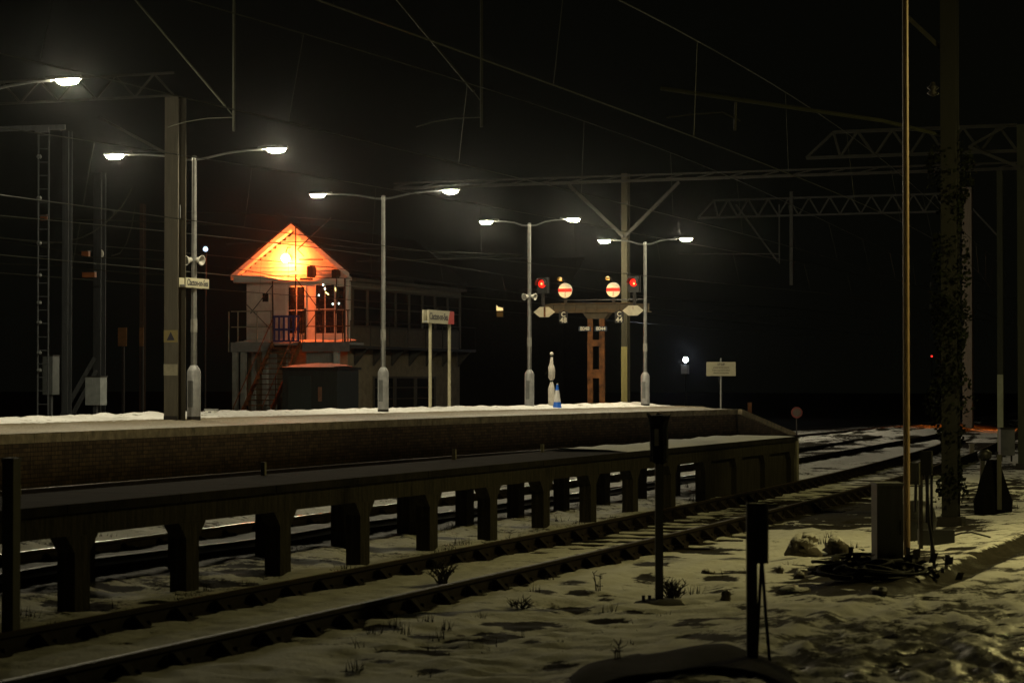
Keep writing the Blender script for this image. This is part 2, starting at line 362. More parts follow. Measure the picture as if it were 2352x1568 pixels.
track(cA, 9, 77, 'near siding track with rusty chaired rails crossing the foreground snow', .7, True, M('dull_rail_head', (.075, .055, .036), .55, 0.0, var=.4, scale=20, spec=.25))
track(cB, 14, 95, 'second track running just behind the low concrete staging', .85, True)
track(cC, 20, 118, 'platform track lying close below the long platform wall', 1.0, False)

# ------------------------------------------------------------------ main platform
PZ = .915
def platform():
    root = thing('station_platform', 'long raised platform with snow on top, pale edge and sooty brick wall', 'platform', (-24, 50, -.2))
    ys = np.concatenate([np.arange(22, 75.4, .5), [75.4]]); ye = 83.0
    wall = MB(); vs = []
    for y in ys: e = float(edge(y)); vs += [(-e - .12, y, -.5), (-e - .12, y, PZ - .17)]
    e1 = float(edge(75.4)); vs += [(-e1 - .05, ye, -.5), (-e1 - .05, ye, -.1)]
    wall.add(vs, [(2 * i, 2 * i + 2, 2 * i + 3, 2 * i + 1) for i in range(len(vs) // 2 - 1)])
    wall.build('wall', brick, root)
    # coping stones one by one along the edge (a pattern inside one mesh)
    cop = MB()
    for y in np.arange(22, 75.0, .9):
        yb = min(y + .885, 75.4); a = float(edge(y)); b = float(edge(yb)); j = random.uniform(-.006, .006)
        cop.hexa([(-a - .9, y, PZ - .17), (-a + j, y, PZ - .17), (-b + j, yb, PZ - .17), (-b - .9, yb, PZ - .17), (-a - .9, y, PZ), (-a + j, y, PZ + j), (-b + j, yb, PZ + j), (-b - .9, yb, PZ)])
    cop.hexa([(-e1 - .9, 75.42, PZ - .17), (-e1, 75.42, PZ - .17), (-e1, ye, -.2), (-e1 - .9, ye, -.2), (-e1 - .9, 75.42, PZ), (-e1, 75.42, PZ), (-e1, ye, -.02), (-e1 - .9, ye, -.02)])
    cop.build('coping', M('pale_coping_stone', (.27, .22, .13), .75, var=.6, scale=4, bump=.4), root)
    # surface: wet and icy along the edge, snow behind, heaped in a ridge at the back
    yy = np.concatenate([np.arange(22, 82, .22)]); tt = np.linspace(0.02, 6.4, 48)
    Y, T = np.meshgrid(yy, tt, indexing='ij'); ed = edge(Y); X = -(ed + T)
    n = fbm(X * 1.4, Y * 1.0, 3); n2 = fbm(X * 4, Y * 3, 8); r = fbm(Y * 1.5, Y * 0 + 2, 14, 6); n5_ = fbm(Y * 5, T * 3, 28, 3)
    ridge = np.exp(-((T - 5.6) / .55) ** 2) * (.015 + .05 * sstep(.4, .8, r) + .05 * n2 + .07 * n5_)
    n5 = fbm(X * 9, Y * 6, 18, 3); z = PZ + .008 + sstep(1.4, 2.6, T + 1.6 * (n - .5)) * (.012 + .03 * n + .035 * n2 + .02 * n5) + ridge + .012 * (n5 - .5)
    z = np.where(T > 6.2, PZ - .4, z); z = np.where(T < (Y - 75.2) * .9 + .1, np.where(Y > 75.2, PZ - 1.2, z), z)
    sn = .40 + .62 * (sstep(2.4, 5.0, T + 1.8 * (n - .5)) - .5) + .75 * (n2 - .5) + .35 * (n5 - .5) - .25 * np.exp(-((T - 3.2) / .5) ** 2) * sstep(.5, .65, n)
    ic = (1 - sstep(1.2, 3.2, T)) 
    b = MB(); ny, nt_ = X.shape
    b.add(np.stack([X, Y, z], -1).reshape(-1, 3).tolist(), [(i * nt_ + j, (i + 1) * nt_ + j, (i + 1) * nt_ + j + 1, i * nt_ + j + 1) for i in range(ny - 1) for j in range(nt_ - 1) if yy[i] < 75.2 or tt[j] > (yy[i] - 75.2) * .9 - .05], True)
    pm = snow_mat.copy(); pm.name = 'platform_snow_and_ice'
    for nd in pm.node_tree.nodes:
        if nd.type == 'MAP_RANGE' and abs(nd.inputs['To Max'].default_value - .11) < .01: nd.inputs['To Max'].default_value = .6
    for nd in pm.node_tree.nodes:
        if nd.type == 'VALTORGB' and nd.color_ramp.elements[0].color[0] < .05:
            nd.color_ramp.elements[0].color = (.05, .042, .026, 1); nd.color_ramp.elements[1].color = (.24, .20, .13, 1)
    o = b.build('snow_cover', pm, root)
    for nm, arr in (('snow', sn), ('ice', ic)):
        a = o.data.attributes.new(nm, 'FLOAT', 'POINT'); a.data.foreach_set('value', arr.ravel().astype(np.float32))
platform()
def brick_courses(m):
    nt = m.node_tree; b = nt.nodes['Principled BSDF']; src = b.inputs['Base Color'].links[0].from_socket; N = nt.nodes.new; L = nt.links.new
    tc = N('ShaderNodeTexCoord'); sp_ = N('ShaderNodeSeparateXYZ'); cb = N('ShaderNodeCombineXYZ'); L(tc.outputs['Object'], sp_.inputs[0]); L(sp_.outputs['Y'], cb.inputs['X']); L(sp_.outputs['Z'], cb.inputs['Y'])
    bt = N('ShaderNodeTexBrick'); bt.inputs['Scale'].default_value = 1; bt.inputs['Brick Width'].default_value = .235; bt.inputs['Row Height'].default_value = .078; bt.inputs['Mortar Size'].default_value = .008
    bt.inputs['Color1'].default_value = (1, 1, 1, 1); bt.inputs['Color2'].default_value = (.45, .45, .45, 1); bt.inputs['Mortar'].default_value = (.25, .25, .25, 1); L(cb.outputs[0], bt.inputs['Vector'])
    mx = N('ShaderNodeMix'); mx.data_type = 'RGBA'; mx.blend_type = 'MULTIPLY'; mx.inputs['Factor'].default_value = 1; L(src, mx.inputs['A']); L(bt.outputs['Color'], mx.inputs['B']); L(mx.outputs['Result'], b.inputs['Base Color'])
brick_courses(brick)

# ------------------------------------------------------------------ low carriage-cleaning staging of precast concrete
def staging():
    x0, x1, ya, yb = -10.62, -11.86, 11.2, 43.6
    root = thing('cleaning_stage', 'low dark concrete staging on haunched pillars between the two nearer tracks', 'staging', (-11.1, 27, -.2))
    d = MB()
    for y in np.arange(ya, yb - .1, 2.0): d.box(x1 - .05, x0 + .05, y, min(y + 1.985, yb), .70, .78)
    d.build('deck', M('sooty_deck', (.018, .016, .012), .95, var=.6, scale=3, bump=.5, spec=.06), root)
    sn = MB(); ys = np.arange(33.0, yb, .3); vs = []
    for y in ys: vs += [(x0 + .02, y,   .782), (x0 - .3, y, .795 + .03 * random.random()), (x1 + .2, y, .795 + .04 * random.random()), (x1, y, .782)]
    sn.add(vs, [(4 * i + j, 4 * i + j + 1, 4 * i + 5 + j, 4 * i + 4 + j) for i in range(len(ys) - 1) for j in range(3)], True); sn.build('snow_cover', capsnow, root)
    for xx in (x0, x1 + .18):
        b = MB(); b.box(xx - .18, xx, ya, yb, .50, .698); b.build('beam', dconc, root)
    proto = None
    base = onX(190, 1300, x0).y
    ks = [k for k in range(-4, 15) if ya < base + 1.99 * k < yb]
    for row, xx in enumerate((x0, x1 + .18)):
        for k in ks:
            y = base + 1.99 * k
            if proto is None:
                b = MB(); hw = .125
                b.prism([(0, -hw, -.45), (0, hw, -.45), (0, hw, .35), (0, hw + .14, .498), (0, -hw - .14, .498), (0, -hw, .35)], (-.176, 0, 0))
                proto = b.build('pillar', dconc, None); proto.parent = root; o = proto
            else:
                o = proto.copy(); C.objects.link(o); o.parent = root
            o.location = Vector((xx - .002, y - .13 * row, 0)) - root.location
    # solid concrete panels closing the far bays
    p = MB()
    for k in ks[-4:]:
        y = base + 1.99 * k; p.box(x0 - .15, x0 - .09, y + .13, min(y + 1.86, yb - .02), -.4, .497)
    p.build('panel', dconc, root)
    st = MB(); st.box(x1, x0 + .03, yb + .003, yb + .18, -.4, .74); st.build('end_wall', conc, root)
    for y, h in ((23.3, .13), (29.0, .12), (32.5, .1), (38.5, .22), (18.3, .08)): MB().box(x1 + .04, x1 + .09, y, y + .045, .778, .80 + h).build('post_stub', conc, root)
    pr = MB(); pr.path([(-12.02, y, .02 + .02 * math.sin(y)) for y in np.arange(12, 44, 2)], .045, 8)
    tag(pr.build('cable_pipe', black), 'black pipe running low along the back of the concrete staging', 'pipe')
staging()

# ------------------------------------------------------------------ platform lamp posts
LAMP = E('white_lamp_glass', (1.0, .89, .60), 980)
def lamp_proto(A=1.62):
    root = thing('lamp_post', '', 'lamp post', (0, 0, 0), 'twin-arm lamp posts along the platform'); H = 6.0
    MB().lathe((0, 0, 0), [(.155, -.05), (.155, 1.16), (.13, 1.22), (.075, 1.30)], 20).build('base_column', M('grey_lamp_column', (.30, .30, .30), .5, .2, var=.25, scale=6), root)
    MB().lathe((0, 0, 0), [(.158, -.05), (.158, .14)], 20).build('foot_band', dark, root)
    MB().box(-.06, .06, -.168, -.150, .35, .95).build('service_door', dsteel, root)
    MB().lathe((0, 0, 0), [(.070, 1.28), (.058, 3.6), (.052, H - .05), (.06, H - .04), (.06, H + .06), (.02, H + .08)], 14).build('pole', steel, root)
    MB().lathe((0, 0, 0), [(.0735, 2.05), (.0725, 2.35)], 14).build('pole_band', M('pale_band_grey', (.4, .39, .36), .5, .3), root)
    for sg in (-1, 1):
        a = MB().path([(0, 0, H - .02), (sg * .25, 0, H), (sg * A * .5, 0, H + .10), (sg * A * .83, 0, H + .15), (sg * (A + .10), 0, H + .155)], .03, 8, .022); a.build('arm', dsteel, root)
        h = MB(); prof = [(0, .05), (.2, .085), (.62, .095), (.78, .07), (.84, .03)]
        sec = []
        for t, hw in prof: sec.append([(sg * (A + t * .86), y_, H + .155 + zz) for y_, zz in ((-hw * 1.3, 0), (-hw * 1.1, .05), (0, .075), (hw * 1.1, .05), (hw * 1.3, 0))])
        vs = [p for s_ in sec for p in s_]; h.add(vs, [(i * 5 + j, i * 5 + j + 1, i * 5 + 6 + j, i * 5 + 5 + j) for i in range(len(sec) - 1) for j in range(4)], True)
        h.add(sec[0], [(0, 1, 2, 3, 4)]); h.add(sec[-1], [(0, 1, 2, 3, 4)])
        h.add([p for s_ in sec for p in (s_[0], s_[4])], [(2 * i, 2 * i + 1, 2 * i + 3, 2 * i + 2) for i in range(len(sec) - 1)])
        hd = h.build('lantern', dsteel, root)
        g = MB(); ring = []
        for t, hw, dz in ((.28, .03, .0), (.30, .075, .055), (.38, .10, .085), (.66, .10, .085), (.73, .075, .055), (.75, .03, .0)):
            ring.append([(sg * (A + t * .86), hw * math.cos(q), H + .153 - dz * math.sin(q) ** .6 if 0 < q < math.pi else H + .153) for q in [math.pi * k / 8 for k in range(9)]])
        vs = [p for s_ in ring for p in s_]; g.add(vs, [(i * 9 + j, i * 9 + j + 1, i * 9 + 10 + j, i * 9 + 9 + j) for i in range(5) for j in range(8)], True)
        g.add(ring[0], [tuple(range(9))]); g.add(ring[-1], [tuple(range(9))])
        g.build('lamp_glass', LAMP, hd)
    return root
lp = lamp_proto(); lp_short = lamp_proto(1.08); posts = []
for k, (px, py, ytop, lab) in enumerate([(445, 970, 365, 'twin-arm lamp post beside the big striped grey mast, with a small name board'), (880, 951, 455, 'tall twin-arm lamp post standing in front of the signal box side wall'), (1216, 941, 517, 'twin-arm lamp post just left of the blue and white cone'),
                           (1482, 936, 560, 'smallest twin-arm lamp post, right of the bracket signal'), (-70, 991, 215, 'twin-arm lamp post at the left edge, only its right lantern in view')]):
    o = lp if k == 0 else lp_short if k == 2 else copy_tree(lp_short if k == 3 else lp); p = onz(px, py, PZ); o.location = p; o['label'] = lab; posts.append(p)
    s = (zat(p, ytop) - PZ) / 6.0; o.scale = (1, 1, s); print('lamp', k, p, s)

def horn_pair(px, py, post, label):
    p = Vector((post.x, post.y, zat(post, py))); root = thing('loudspeaker', label, 'loudspeaker', p, 'horn loudspeakers on the lamp posts')
    MB().lathe(p - UP * .06, [(.085, 0), (.085, .12)], 12).build('clamp', dsteel, root)
    for a in (-2.0, -.2):
        ax = Vector((math.cos(a), math.sin(a) * .8, -.12)).normalized(); h = MB()
        h.lathe(p + ax * .06, [(.05, 0), (.06, .06), (.085, .10), (.115, .16), (.12, .17), (.105, .165), (.03, .08)], 16, ax); h.build('horn', M('pale_grey_horn', (.34, .33, .29), .5, var=.25), root)
horn_pair(450, 596, posts[0], 'grey horn loudspeakers on the lamp post beside the big grey mast')
horn_pair(1218, 680, posts[2], 'pale horn loudspeakers on the lamp post left of the red signals')

# ------------------------------------------------------------------ station name boards
def name_board(px0, px1, ytop, ybot, Xp, label, posts_px=None, size=.2, with_red=True):
    a = onX(px0, (ytop + ybot) / 2, Xp); b = onX(px1, (ytop + ybot) / 2, Xp); L = b.y - a.y
    zt, zb = zat(a, ytop), zat(a, ybot); root = thing('station_sign', label, 'station sign', (Xp, a.y + L / 2, PZ if posts_px else zb))
    cut = .80 if with_red else 1.0
    f = MB(); x = Xp
    if with_red:
        f.prism([(x, a.y, zb), (x, a.y + L * (cut - .045), zb), (x, a.y + L * (cut + .03), zt), (x, a.y, zt)], (-.03, 0, 0)); f.build('name_panel', M('sign_cream', (.46, .43, .30), .6, var=.12), root)
        r = MB().prism([(x, a.y + L * (cut - .044), zb), (x, b.y, zb), (x, b.y, zt), (x, a.y + L * (cut + .031), zt)], (-.03, 0, 0)); r.build('red_end', red, root)
    else:
        f.prism([(x, a.y, zb), (x, b.y, zb), (x, b.y, zt), (x, a.y, zt)], (-.03, 0, 0)); f.build('name_panel', M('sign_cream', (.46, .43, .30), .6, var=.12), root)
    bk = MB().box(x - .20, x - .17, a.y, b.y, zb, zt); bk.build('back_panel', M('sign_cream', (.46, .43, .30)), root)
    MB().box(x - .169, x - .031, a.y + .02, b.y - .02, zb + .02, zb + .06).build('frame', grey, root)
    text('lettering', 'Clacton-on-Sea', size, (x, a.y + L * (.40 if with_red else .5), (zt + zb) / 2), (0, 1, 0), (0, 0, 1), ink, root, squeeze=.78)
    if posts_px:
        for q in posts_px:
            pp = onX(q, 800, x - .1); MB().lathe((x - .1, pp.y, PZ), [(.05, -.02), (.05, zb - PZ + .1)], 12).build('post', M('cream_post', (.40, .37, .25), .5, var=.2), root)
    return root
name_board(984, 1043, 711, 741, -27.0, 'white station name board with red end on two posts', (988, 1032), .30)
name_board(427, 480, 637, 659, posts[0].x + .1, 'small name board fixed on the lamp post beside the grey mast', None, .2, False)

# ------------------------------------------------------------------ STOP board near the platform end
def stop_sign():
    p = onz(1656, 939, PZ); root = thing('stop_sign', 'white STOP notice board on a thin post near the platform ramp', 'notice', p)
    zt, zb = zat(p, 831), zat(p, 863); wd = wpx(p, 67) / 2; n = -fw
    MB().tube(p - UP * .05, Vector((p.x, p.y, zat(p, 822))), .03, 8).build('post', grey, root)
    c = Vector((p.x, p.y, (zt + zb) / 2)) + n * .05
    MB().obox(c, rt * wd, n * .008, UP * (zt - zb) / 2).build('board', M('sign_cream', (.46, .43, .30)), root)
    f = c + n * .008; h = zt - zb
    for k, (s, y, sz) in enumerate((('STOP', .32, .105), ('LOOK BOTH WAYS', .09, .062), ('Trains may run in either', -.10, .062), ('direction at any time', -.29, .062))):
        text('lettering', s, sz, f + UP * y * h, rt, UP, ink, root)
stop_sign()

# ------------------------------------------------------------------ striped big mast and other overhead-line masts
mastm = M('mast_grey_steel', (.022, .021, .015), .7, .0, var=.4, scale=3, streak=True)
def hmast(px, py, ytop, wpix, zb, label, mat=None, name='overhead_mast', depth=1.1, base=None):
    p = Vector(base) if base else onz(px, py, zb); h = zat(p, ytop); wd = wpx(p, wpix); dp = wd * depth
    root = thing(name, label, 'mast', (p.x, p.y, zb), 'overhead line masts'); t = wd * .07; b = MB(); mat = mat or mastm
    for sy in (0, 1): b.box(p.x - wd / 2, p.x + wd / 2, p.y + sy * (dp - t), p.y + sy * (dp - t) + t, zb - .3, h)
    b.box(p.x - t / 2, p.x + t / 2, p.y + t, p.y + dp - t, zb - .3, h); b.build('mast', mat, root)
    MB().box(p.x - wd * .8, p.x + wd * .8, p.y - wd * .2, p.y + dp + wd * .2, zb - .3, zb + .06).build('footing', dark, root)
    return root, p, wd, h
big, bp_, bw, bh = hmast(392, 971, 222, 35, PZ, 'thick grey mast with pale band and yellow danger plate on the platform', M('mast_pale_grey', (.085, .076, .055), .6, .1, var=.3, scale=3, streak=True))
z0, z1 = zat(bp_, 862), zat(bp_, 836); MB().box(bp_.x - bw / 2 - .004, bp_.x + bw / 2 + .004, bp_.y - .006, bp_.y - .001, z0, z1).build('pale_band', M('dull_white_band', (.26, .24, .17), .6), big)
z0, z1 = zat(bp_, 786), zat(bp_, 758)
pl = MB().box(bp_.x - bw / 2 - .004, bp_.x + bw / 2 + .004, bp_.y - .008, bp_.y - .001, z0, z1).build('danger_plate', M('yellow_plate', (.20, .16, .06), .6, var=.2), big)
zc = (z0 + z1) / 2; q = bp_.y - .009
MB().prism([(bp_.x - .10, q, zc - .09), (bp_.x + .10, q, zc - .09), (bp_.x, q, zc + .10)], (0, -.003, 0)).build('warning_symbol', ink, pl)
z0, z1 = zat(bp_, 955), PZ; MB().box(bp_.x - bw / 2 - .005, bp_.x + bw / 2 + .005, bp_.y - .007, bp_.y - .001, z1, z0).build('dark_foot_band', dark, big)
MB().box(bp_.x - bw * .5, bp_.x + bw * .5, bp_.y + bw * .3, bp_.y + bw * .36, zat(bp_, 500), zat(bp_, 470)).build('bracket', dsteel, big)
c = onz(481, 960, PZ); rb = thing('grit_box', 'small white box on the platform snow right of the first lamp post', 'box', c)
MB().box(c.x - .13, c.x + .13, c.y, c.y + .2, PZ, PZ + .20).build('body', white, rb); MB().box(c.x - .145, c.x + .145, c.y - .02, c.y + .22, PZ + .2, PZ + .235).build('lid', grey, rb)
MB().box(c.x - .03, c.x + .05, c.y - .006, c.y - .001, PZ + .03, PZ + .17).build('label_plate', dsteel, rb)

# ------------------------------------------------------------------ cone and wrapped post
def cone():
    p = onz(1280, 941, PZ); h = zat(p, 880) - PZ; root = thing('traffic_cone', 'blue and white traffic cone on the snowy platform edge', 'cone', p); r0 = wpx(p, 10.5); 
    MB().box(p.x - r0 * 1.35, p.x + r0 * 1.35, p.y - r0 * 1.35, p.y + r0 * 1.35, PZ, PZ + .04).build('base', blue, root)
    f = lambda t: r0 * (1 - t) + .025 * t
    bl = M('bright_blue_plastic', (.02, .13, .62), .4, var=.1)
    MB().lathe(p, [(f(0), .04), (f(.30), h * .30)], 20).build('lower_band', bl, root)
    MB().lathe(p, [(f(.30), h * .30), (f(.74), h * .74)], 20).build('reflective_sleeve', M('pale_sleeve', (.62, .60, .58), .5, var=.15), root)
    MB().lathe(p, [(f(.74), h * .74), (f(.95), h * .95)], 20).build('upper_band', bl, root)
    MB().lathe(p, [(f(.95), h * .95), (.022, h), (.0, h)], 20).build('tip', grey, root)
    p = onz(1267, 940, PZ); root = thing('wrapped_post', 'thin post wrapped in pale sheeting beside the blue and white cone', 'post', p)
    MB().tube(p, Vector((p.x, p.y, zat(p, 812))), .025, 8).build('post', dark, root)
    cl = M('pale_sheeting', (.55, .51, .45), .7, var=.3, scale=6, bump=.6)
    Z = lambda y: zat(p, y) - p.z
    MB().lathe(p, [(.05, Z(937)), (.10, Z(930)), (.115, Z(915)), (.10, Z(900)), (.11, Z(893)), (.07, Z(881)), (.04, Z(877))], 14).jit(.016).build('lower_wrap', cl, root)
    MB().lathe(p, [(.05, Z(873)), (.10, Z(868)), (.11, Z(850)), (.10, Z(843)), (.06, Z(836)), (.045, Z(822)), (.025, Z(820))], 14).jit(.014).build('upper_wrap', cl, root)
    MB().blob((p.x, p.y, zat(p, 812)), .06, .06, .06).build('knob', cream, root)
    MB().tube((p.x - .1, p.y, zat(p, 850)), (p.x - .24, p.y, zat(p, 860)), .008, 5).build('loose_strap', dark, root)
cone()

# ------------------------------------------------------------------ bracket signal with disc signals
def bracket_signal():
    Yp = onz(1370, 930, -.1); Yp = at(1370, 900, 83).y; P = lambda x, y: onY(x, y, Yp)
    c = P(1369, 900); root = thing('bracket_signal', 'rusty T-shaped bracket signal with two striped discs and two red lights', 'signal', (c.x, Yp, -.2))
    xl, xr = P(1356, 800).x, P(1383, 800).x; zt = P(1370, 722).z; col = MB(); hw = (P(1362, 800).x - P(1350, 800).x) / 2
    for x in (xl, xr):
        col.box(x - hw, x + hw, Yp - .04, Yp, -.3, zt - .1); col.box(x - .02, x + .02, Yp, Yp + .30, -.3, zt - .1)
    col.build('column', rust, root)
    for y0, y1 in ((780, 795), (848, 868)): MB().box(xl - hw - .003, xr + hw + .003, Yp - .055, Yp - .042, P(1370, y1).z, P(1370, y0).z).build('batten', rust, root)
    z0, z1 = P(1370, 727).z, P(1370, 715).z
    MB().prism([(xl - hw - .22, Yp - .06, z1), (xl - hw, Yp - .06, z0 - .08), (xr + hw, Yp - .06, z0 - .08), (xr + hw + .22, Yp - .06, z1)], (0, .40, 0)).build('capital', M('sooty_brown_girder', (.075, .055, .028)), root)
    gx0, gx1 = P(1236, 700).x, P(1492, 700).x; ga, gb = P(1370, 716).z, P(1370, 692).z; g = MB()
    g.box(gx0 + .3, gx1, Yp - .08, Yp - .04, ga, gb - .1); g.box(gx0 + .3, gx1, Yp - .16, Yp + .30, ga - .03, ga); g.box(gx0 + .5, gx1 - .6, Yp - .16, Yp + .30, gb - .09, gb - .06)
    for x in np.linspace(gx0 + .6, gx1 - .3, 9): g.box(x - .02, x + .02, Yp - .11, Yp - .081, ga + .001, gb - .101)
    g.build('girder', M('sooty_brown_girder', (.075, .055, .028), .85, var=.7, scale=6), root)
    rl = MB(); rl.tube((gx0 + .7, Yp + .35, gb + .06), (gx1 - .3, Yp + .35, gb + .06), .02, 6); rl.build('walkway_rail', dark, root)
    disc_lamp = E('small_warm_signal_lamp', (1.0, .50, .13), 800)
    for cx, cy in ((1303, 667.5), (1413, 666)):
        q = P(cx, cy); r = abs(P(cx + 16, cy).x - q.x); y = Yp - .20
        d = MB().lathe((q.x, y, q.z), [(r, 0), (r, -.03), (r * .96, -.032)], 32, (0, 1, 0), False).build('signal_disc', white, root)
        hh = r * .27; pts = []
        lo, hi = -r * .20, r * .26
        for s in np.linspace(lo, hi, 6): pts.append((q.x + math.sqrt(r * r - s * s) * .985, y - .034, q.z + s))
        for s in np.linspace(hi, lo, 6): pts.append((q.x - math.sqrt(r * r - s * s) * .985, y - .034, q.z + s))
        MB().prism(pts, (0, -.006, 0)).build('red_stripe', red, d)
        st = MB().lathe((q.x, y - .034, q.z + hi * .8), [(.022, 0), (.022, -.02)], 8, (0, 1, 0)); st.box(q.x - .008, q.x + .008, y - .037, y - .033, q.z - r * .9, q.z - r * .22); st.build('pivot', dark, d)
        MB().box(q.x - .05, q.x + .05, y + .005, y + .06, gb - .06, q.z + r * .3).build('disc_post', dark, root)
        hd = MB().path([(q.x - .03, y + .03, q.z + r + .02), (q.x - .06, y - .10, q.z + r + .16), (q.x - .10, y - .34, q.z + r + .17)], .014, 6).build('lamp_arm', dark, root)
        hood = MB().lathe((q.x - .10, y - .36, q.z + r + .12), [(.085, -.03), (.08, .055), (.05, .085), (.0, .09)], 12, caps=False).build('lamp_hood', M('dull_brass', (.3, .2, .08), .5, .4), hd)
        MB().blob((q.x - .10, y - .36, q.z + r + .165), .045, .045, .02, 10, 6).build('bulb', disc_lamp, hd)
    redl = E('red_signal_lens', (1.0, .012, .004), 1.6); redc = E('signal_lens_core', (1.0, .20, .05), 7)
    for cx, cy, core in ((1249, 652.5, (0, 0)), (1459, 649.5, (.03, -.04))):
        q = P(cx, cy); y = Yp - .18; r = abs(P(cx + 9, cy).x - q.x)
        hd = MB().box(q.x - .20, q.x + .20, y + .002, y + .22, q.z - .34, q.z + .24).build('signal_head', black, root)
        MB().lathe((q.x, y, q.z), [(r * .95, 0), (r * .95, -.02), (r * .6, -.05), (.01, -.06)], 20, (0, 1, 0)).build('red_lens', redl, hd)
        MB().blob((q.x + core[0], y - .062, q.z + core[1]), .035, .012, .035, 10, 6).build('lens_core', redc, hd)
        h = MB(); k = 12; vs = []
        for i in range(k + 1):
            a = math.pi * (-.1 + 1.2 * i / k); vs += [(q.x + r * 1.15 * math.cos(a), y, q.z + r * 1.15 * math.sin(a)), (q.x + r * 1.15 * math.cos(a), y - .28, q.z + r * 1.15 * math.sin(a)), (q.x + r * 1.25 * math.cos(a), y - .28, q.z + r * 1.25 * math.sin(a)), (q.x + r * 1.25 * math.cos(a), y, q.z + r * 1.25 * math.sin(a))]
        h.add(vs, [(4 * i + j, 4 * i + (j + 1) % 4, 4 * i + 4 + (j + 1) % 4, 4 * i + 4 + j) for i in range(k) for j in range(4)]); h.build('lens_hood', black, hd)
        MB().box(q.x - .05, q.x + .05, y + .06, y + .16, ga, q.z - .34).build('head_post', dark, root)
    off = M('off_white_enamel', (.60, .57, .44), .6, var=.2)
    for cx, cy, bar in ((1255.5, 717, True), (1459, 713.5, False)):
        q = P(cx, cy); a = abs(P(cx + 24.5, cy).x - q.x); y = Yp - .26; h = abs(P(cx, cy + 11.5).z - q.z); k = a * .42
        b = MB().prism([(q.x - a, y, q.z), (q.x - k, y, q.z - h), (q.x + k, y, q.z - h), (q.x + a, y, q.z), (q.x + k, y, q.z + h), (q.x - k, y, q.z + h)], (0, .02, 0)).build('hexagon_board', off, root)
        if bar: MB().box(q.x - .02, q.x + .055, y - .006, y - .001, q.z - h + .005, q.z + h - .005).build('board_bar', rust, b)
        else: MB().box(q.x - .008, q.x + .008, y - .006, y - .001, q.z + h * .2, q.z + h * .8).build('board_bar', rust, b)
        MB().box(q.x - .03, q.x + .03, y + .021, Yp - .09, q.z - .02, q.z + .04).build('board_bracket', dark, root)
    for cx, cy, a, b_ in ((1299, 729, 'C', '48'), (1427, 728, 'C', '44')):
        q = P(cx, cy); y = Yp - .24; a2 = abs(P(cx + 10, cy).x - q.x); z0, z1 = P(cx, cy + 14).z, P(cx, cy - 13).z
        pl = MB().box(q.x - a2, q.x + a2, y, y + .02, z0, z1).build('number_plate', black, root)
        text('lettering', a, .24, (q.x, y, z0 + (z1 - z0) * .75), (1, 0, 0), UP, pale, pl); text('lettering', b_, .26, (q.x, y, z0 + (z1 - z0) * .26), (1, 0, 0), UP, pale, pl)
        MB().box(q.x - .03, q.x + .03, y + .021, Yp - .161, z1 - .1, z1 + .05).build('plate_bracket', dark, root)
    nav = M('navy_plate', (.015, .03, .06), .5, var=.1)
    for cx, s in ((1345, '8048'), (1382, '8044')):
        q = P(cx, 755); y = Yp - .10; a2 = abs(P(cx + 14, 755).x - q.x)
        pl = MB().box(q.x - a2, q.x + a2, y, y + .02, P(1370, 760.5).z, P(1370, 749.5).z).build('number_plate', nav, root)
        text('lettering', s, .19, (q.x, y, q.z), (1, 0, 0), UP, pale, pl, squeeze=.95)
    for x0_, x1_, lab in ((1325, 1349, 'left of the two dark sandbag blocks at the foot of the bracket signal'), (1352, 1411, 'wider rounded dark block at the foot of the bracket signal')):
        p = P(x0_, 935); q = P(x1_, 935); t = P(1370, 925).z
        b = MB(); b.prism([(p.x, Yp - .9, -.3), (q.x, Yp - .9, -.3), (q.x, Yp - .9, t - .05), (q.x - .12, Yp - .9, t), (p.x + .25, Yp - .9, t), (p.x, Yp - .9, t - .15)], (0, .5, 0))
        tag(b.build('concrete_block', M('mossy_block', (.09, .085, .05), .9, var=.4, bump=.4)), lab, 'block')
bracket_signal()

# timber mast with V struts and its long boom, standing right of the bracket signal
def timber_mast():
    p = onz(1434, 934.4, PZ); zt = zat(p, 398); wd = wpx(p, 14)
    root = thing('portal_mast', 'tall mossy mast with V-shaped struts carrying a long thin cross boom', 'mast', p, 'overhead line masts')
    b = MB().box(p.x - wd / 2, p.x + wd / 2, p.y - .004, p.y + .05, PZ - .3, zt); b.box(p.x - .02, p.x + .02, p.y + .05, p.y + .30, PZ - .3, zt); b.box(p.x - wd / 2, p.x + wd / 2, p.y + .3, p.y + .34, PZ - .3, zt); b.build('mast', wood, root)
    b = MB().box(p.x - wd / 2 - .004, p.x + wd / 2 + .004, p.y - .014, p.y - .006, PZ, zat(p, 796)); b.build('painted_lit_lower_part', M('lamplit_mast_colour', (.19, .16, .055), .8, var=.3, streak=True), root)  # lamplight on the mast foot, painted as a paler strip
    P = lambda x, y: onY(x, y, p.y - .02)
    dim = M('dull_boom_steel', (.020, .018, .013), .7, .0, var=.4)
    s = MB(); s.bar(P(1434, 545), P(1306, 424), .10, .12); s.build('strut', dim, root); s = MB(); s.bar(P(1434, 545), P(1560, 418), .10, .12); s.build('strut', dim, root)
    zb = zat(p, 416); xr = onY(2343, 400, p.y).x; xl = onY(905, 420, p.y).x
    s = MB(); s.bar((xl, p.y, zb), (xr, p.y, zb), .10, .10); s.bar((xl, p.y, zb + .20), (xr, p.y, zb + .20), .10, .06)
    for x in np.arange(xl, xr, 1.2): s.bar((x, p.y, zb + .05), (x + .6, p.y, zb + .17), .04, .04)
    s.build('cross_boom', dim, root)
    for x in (2297,): pass
timber_mast()

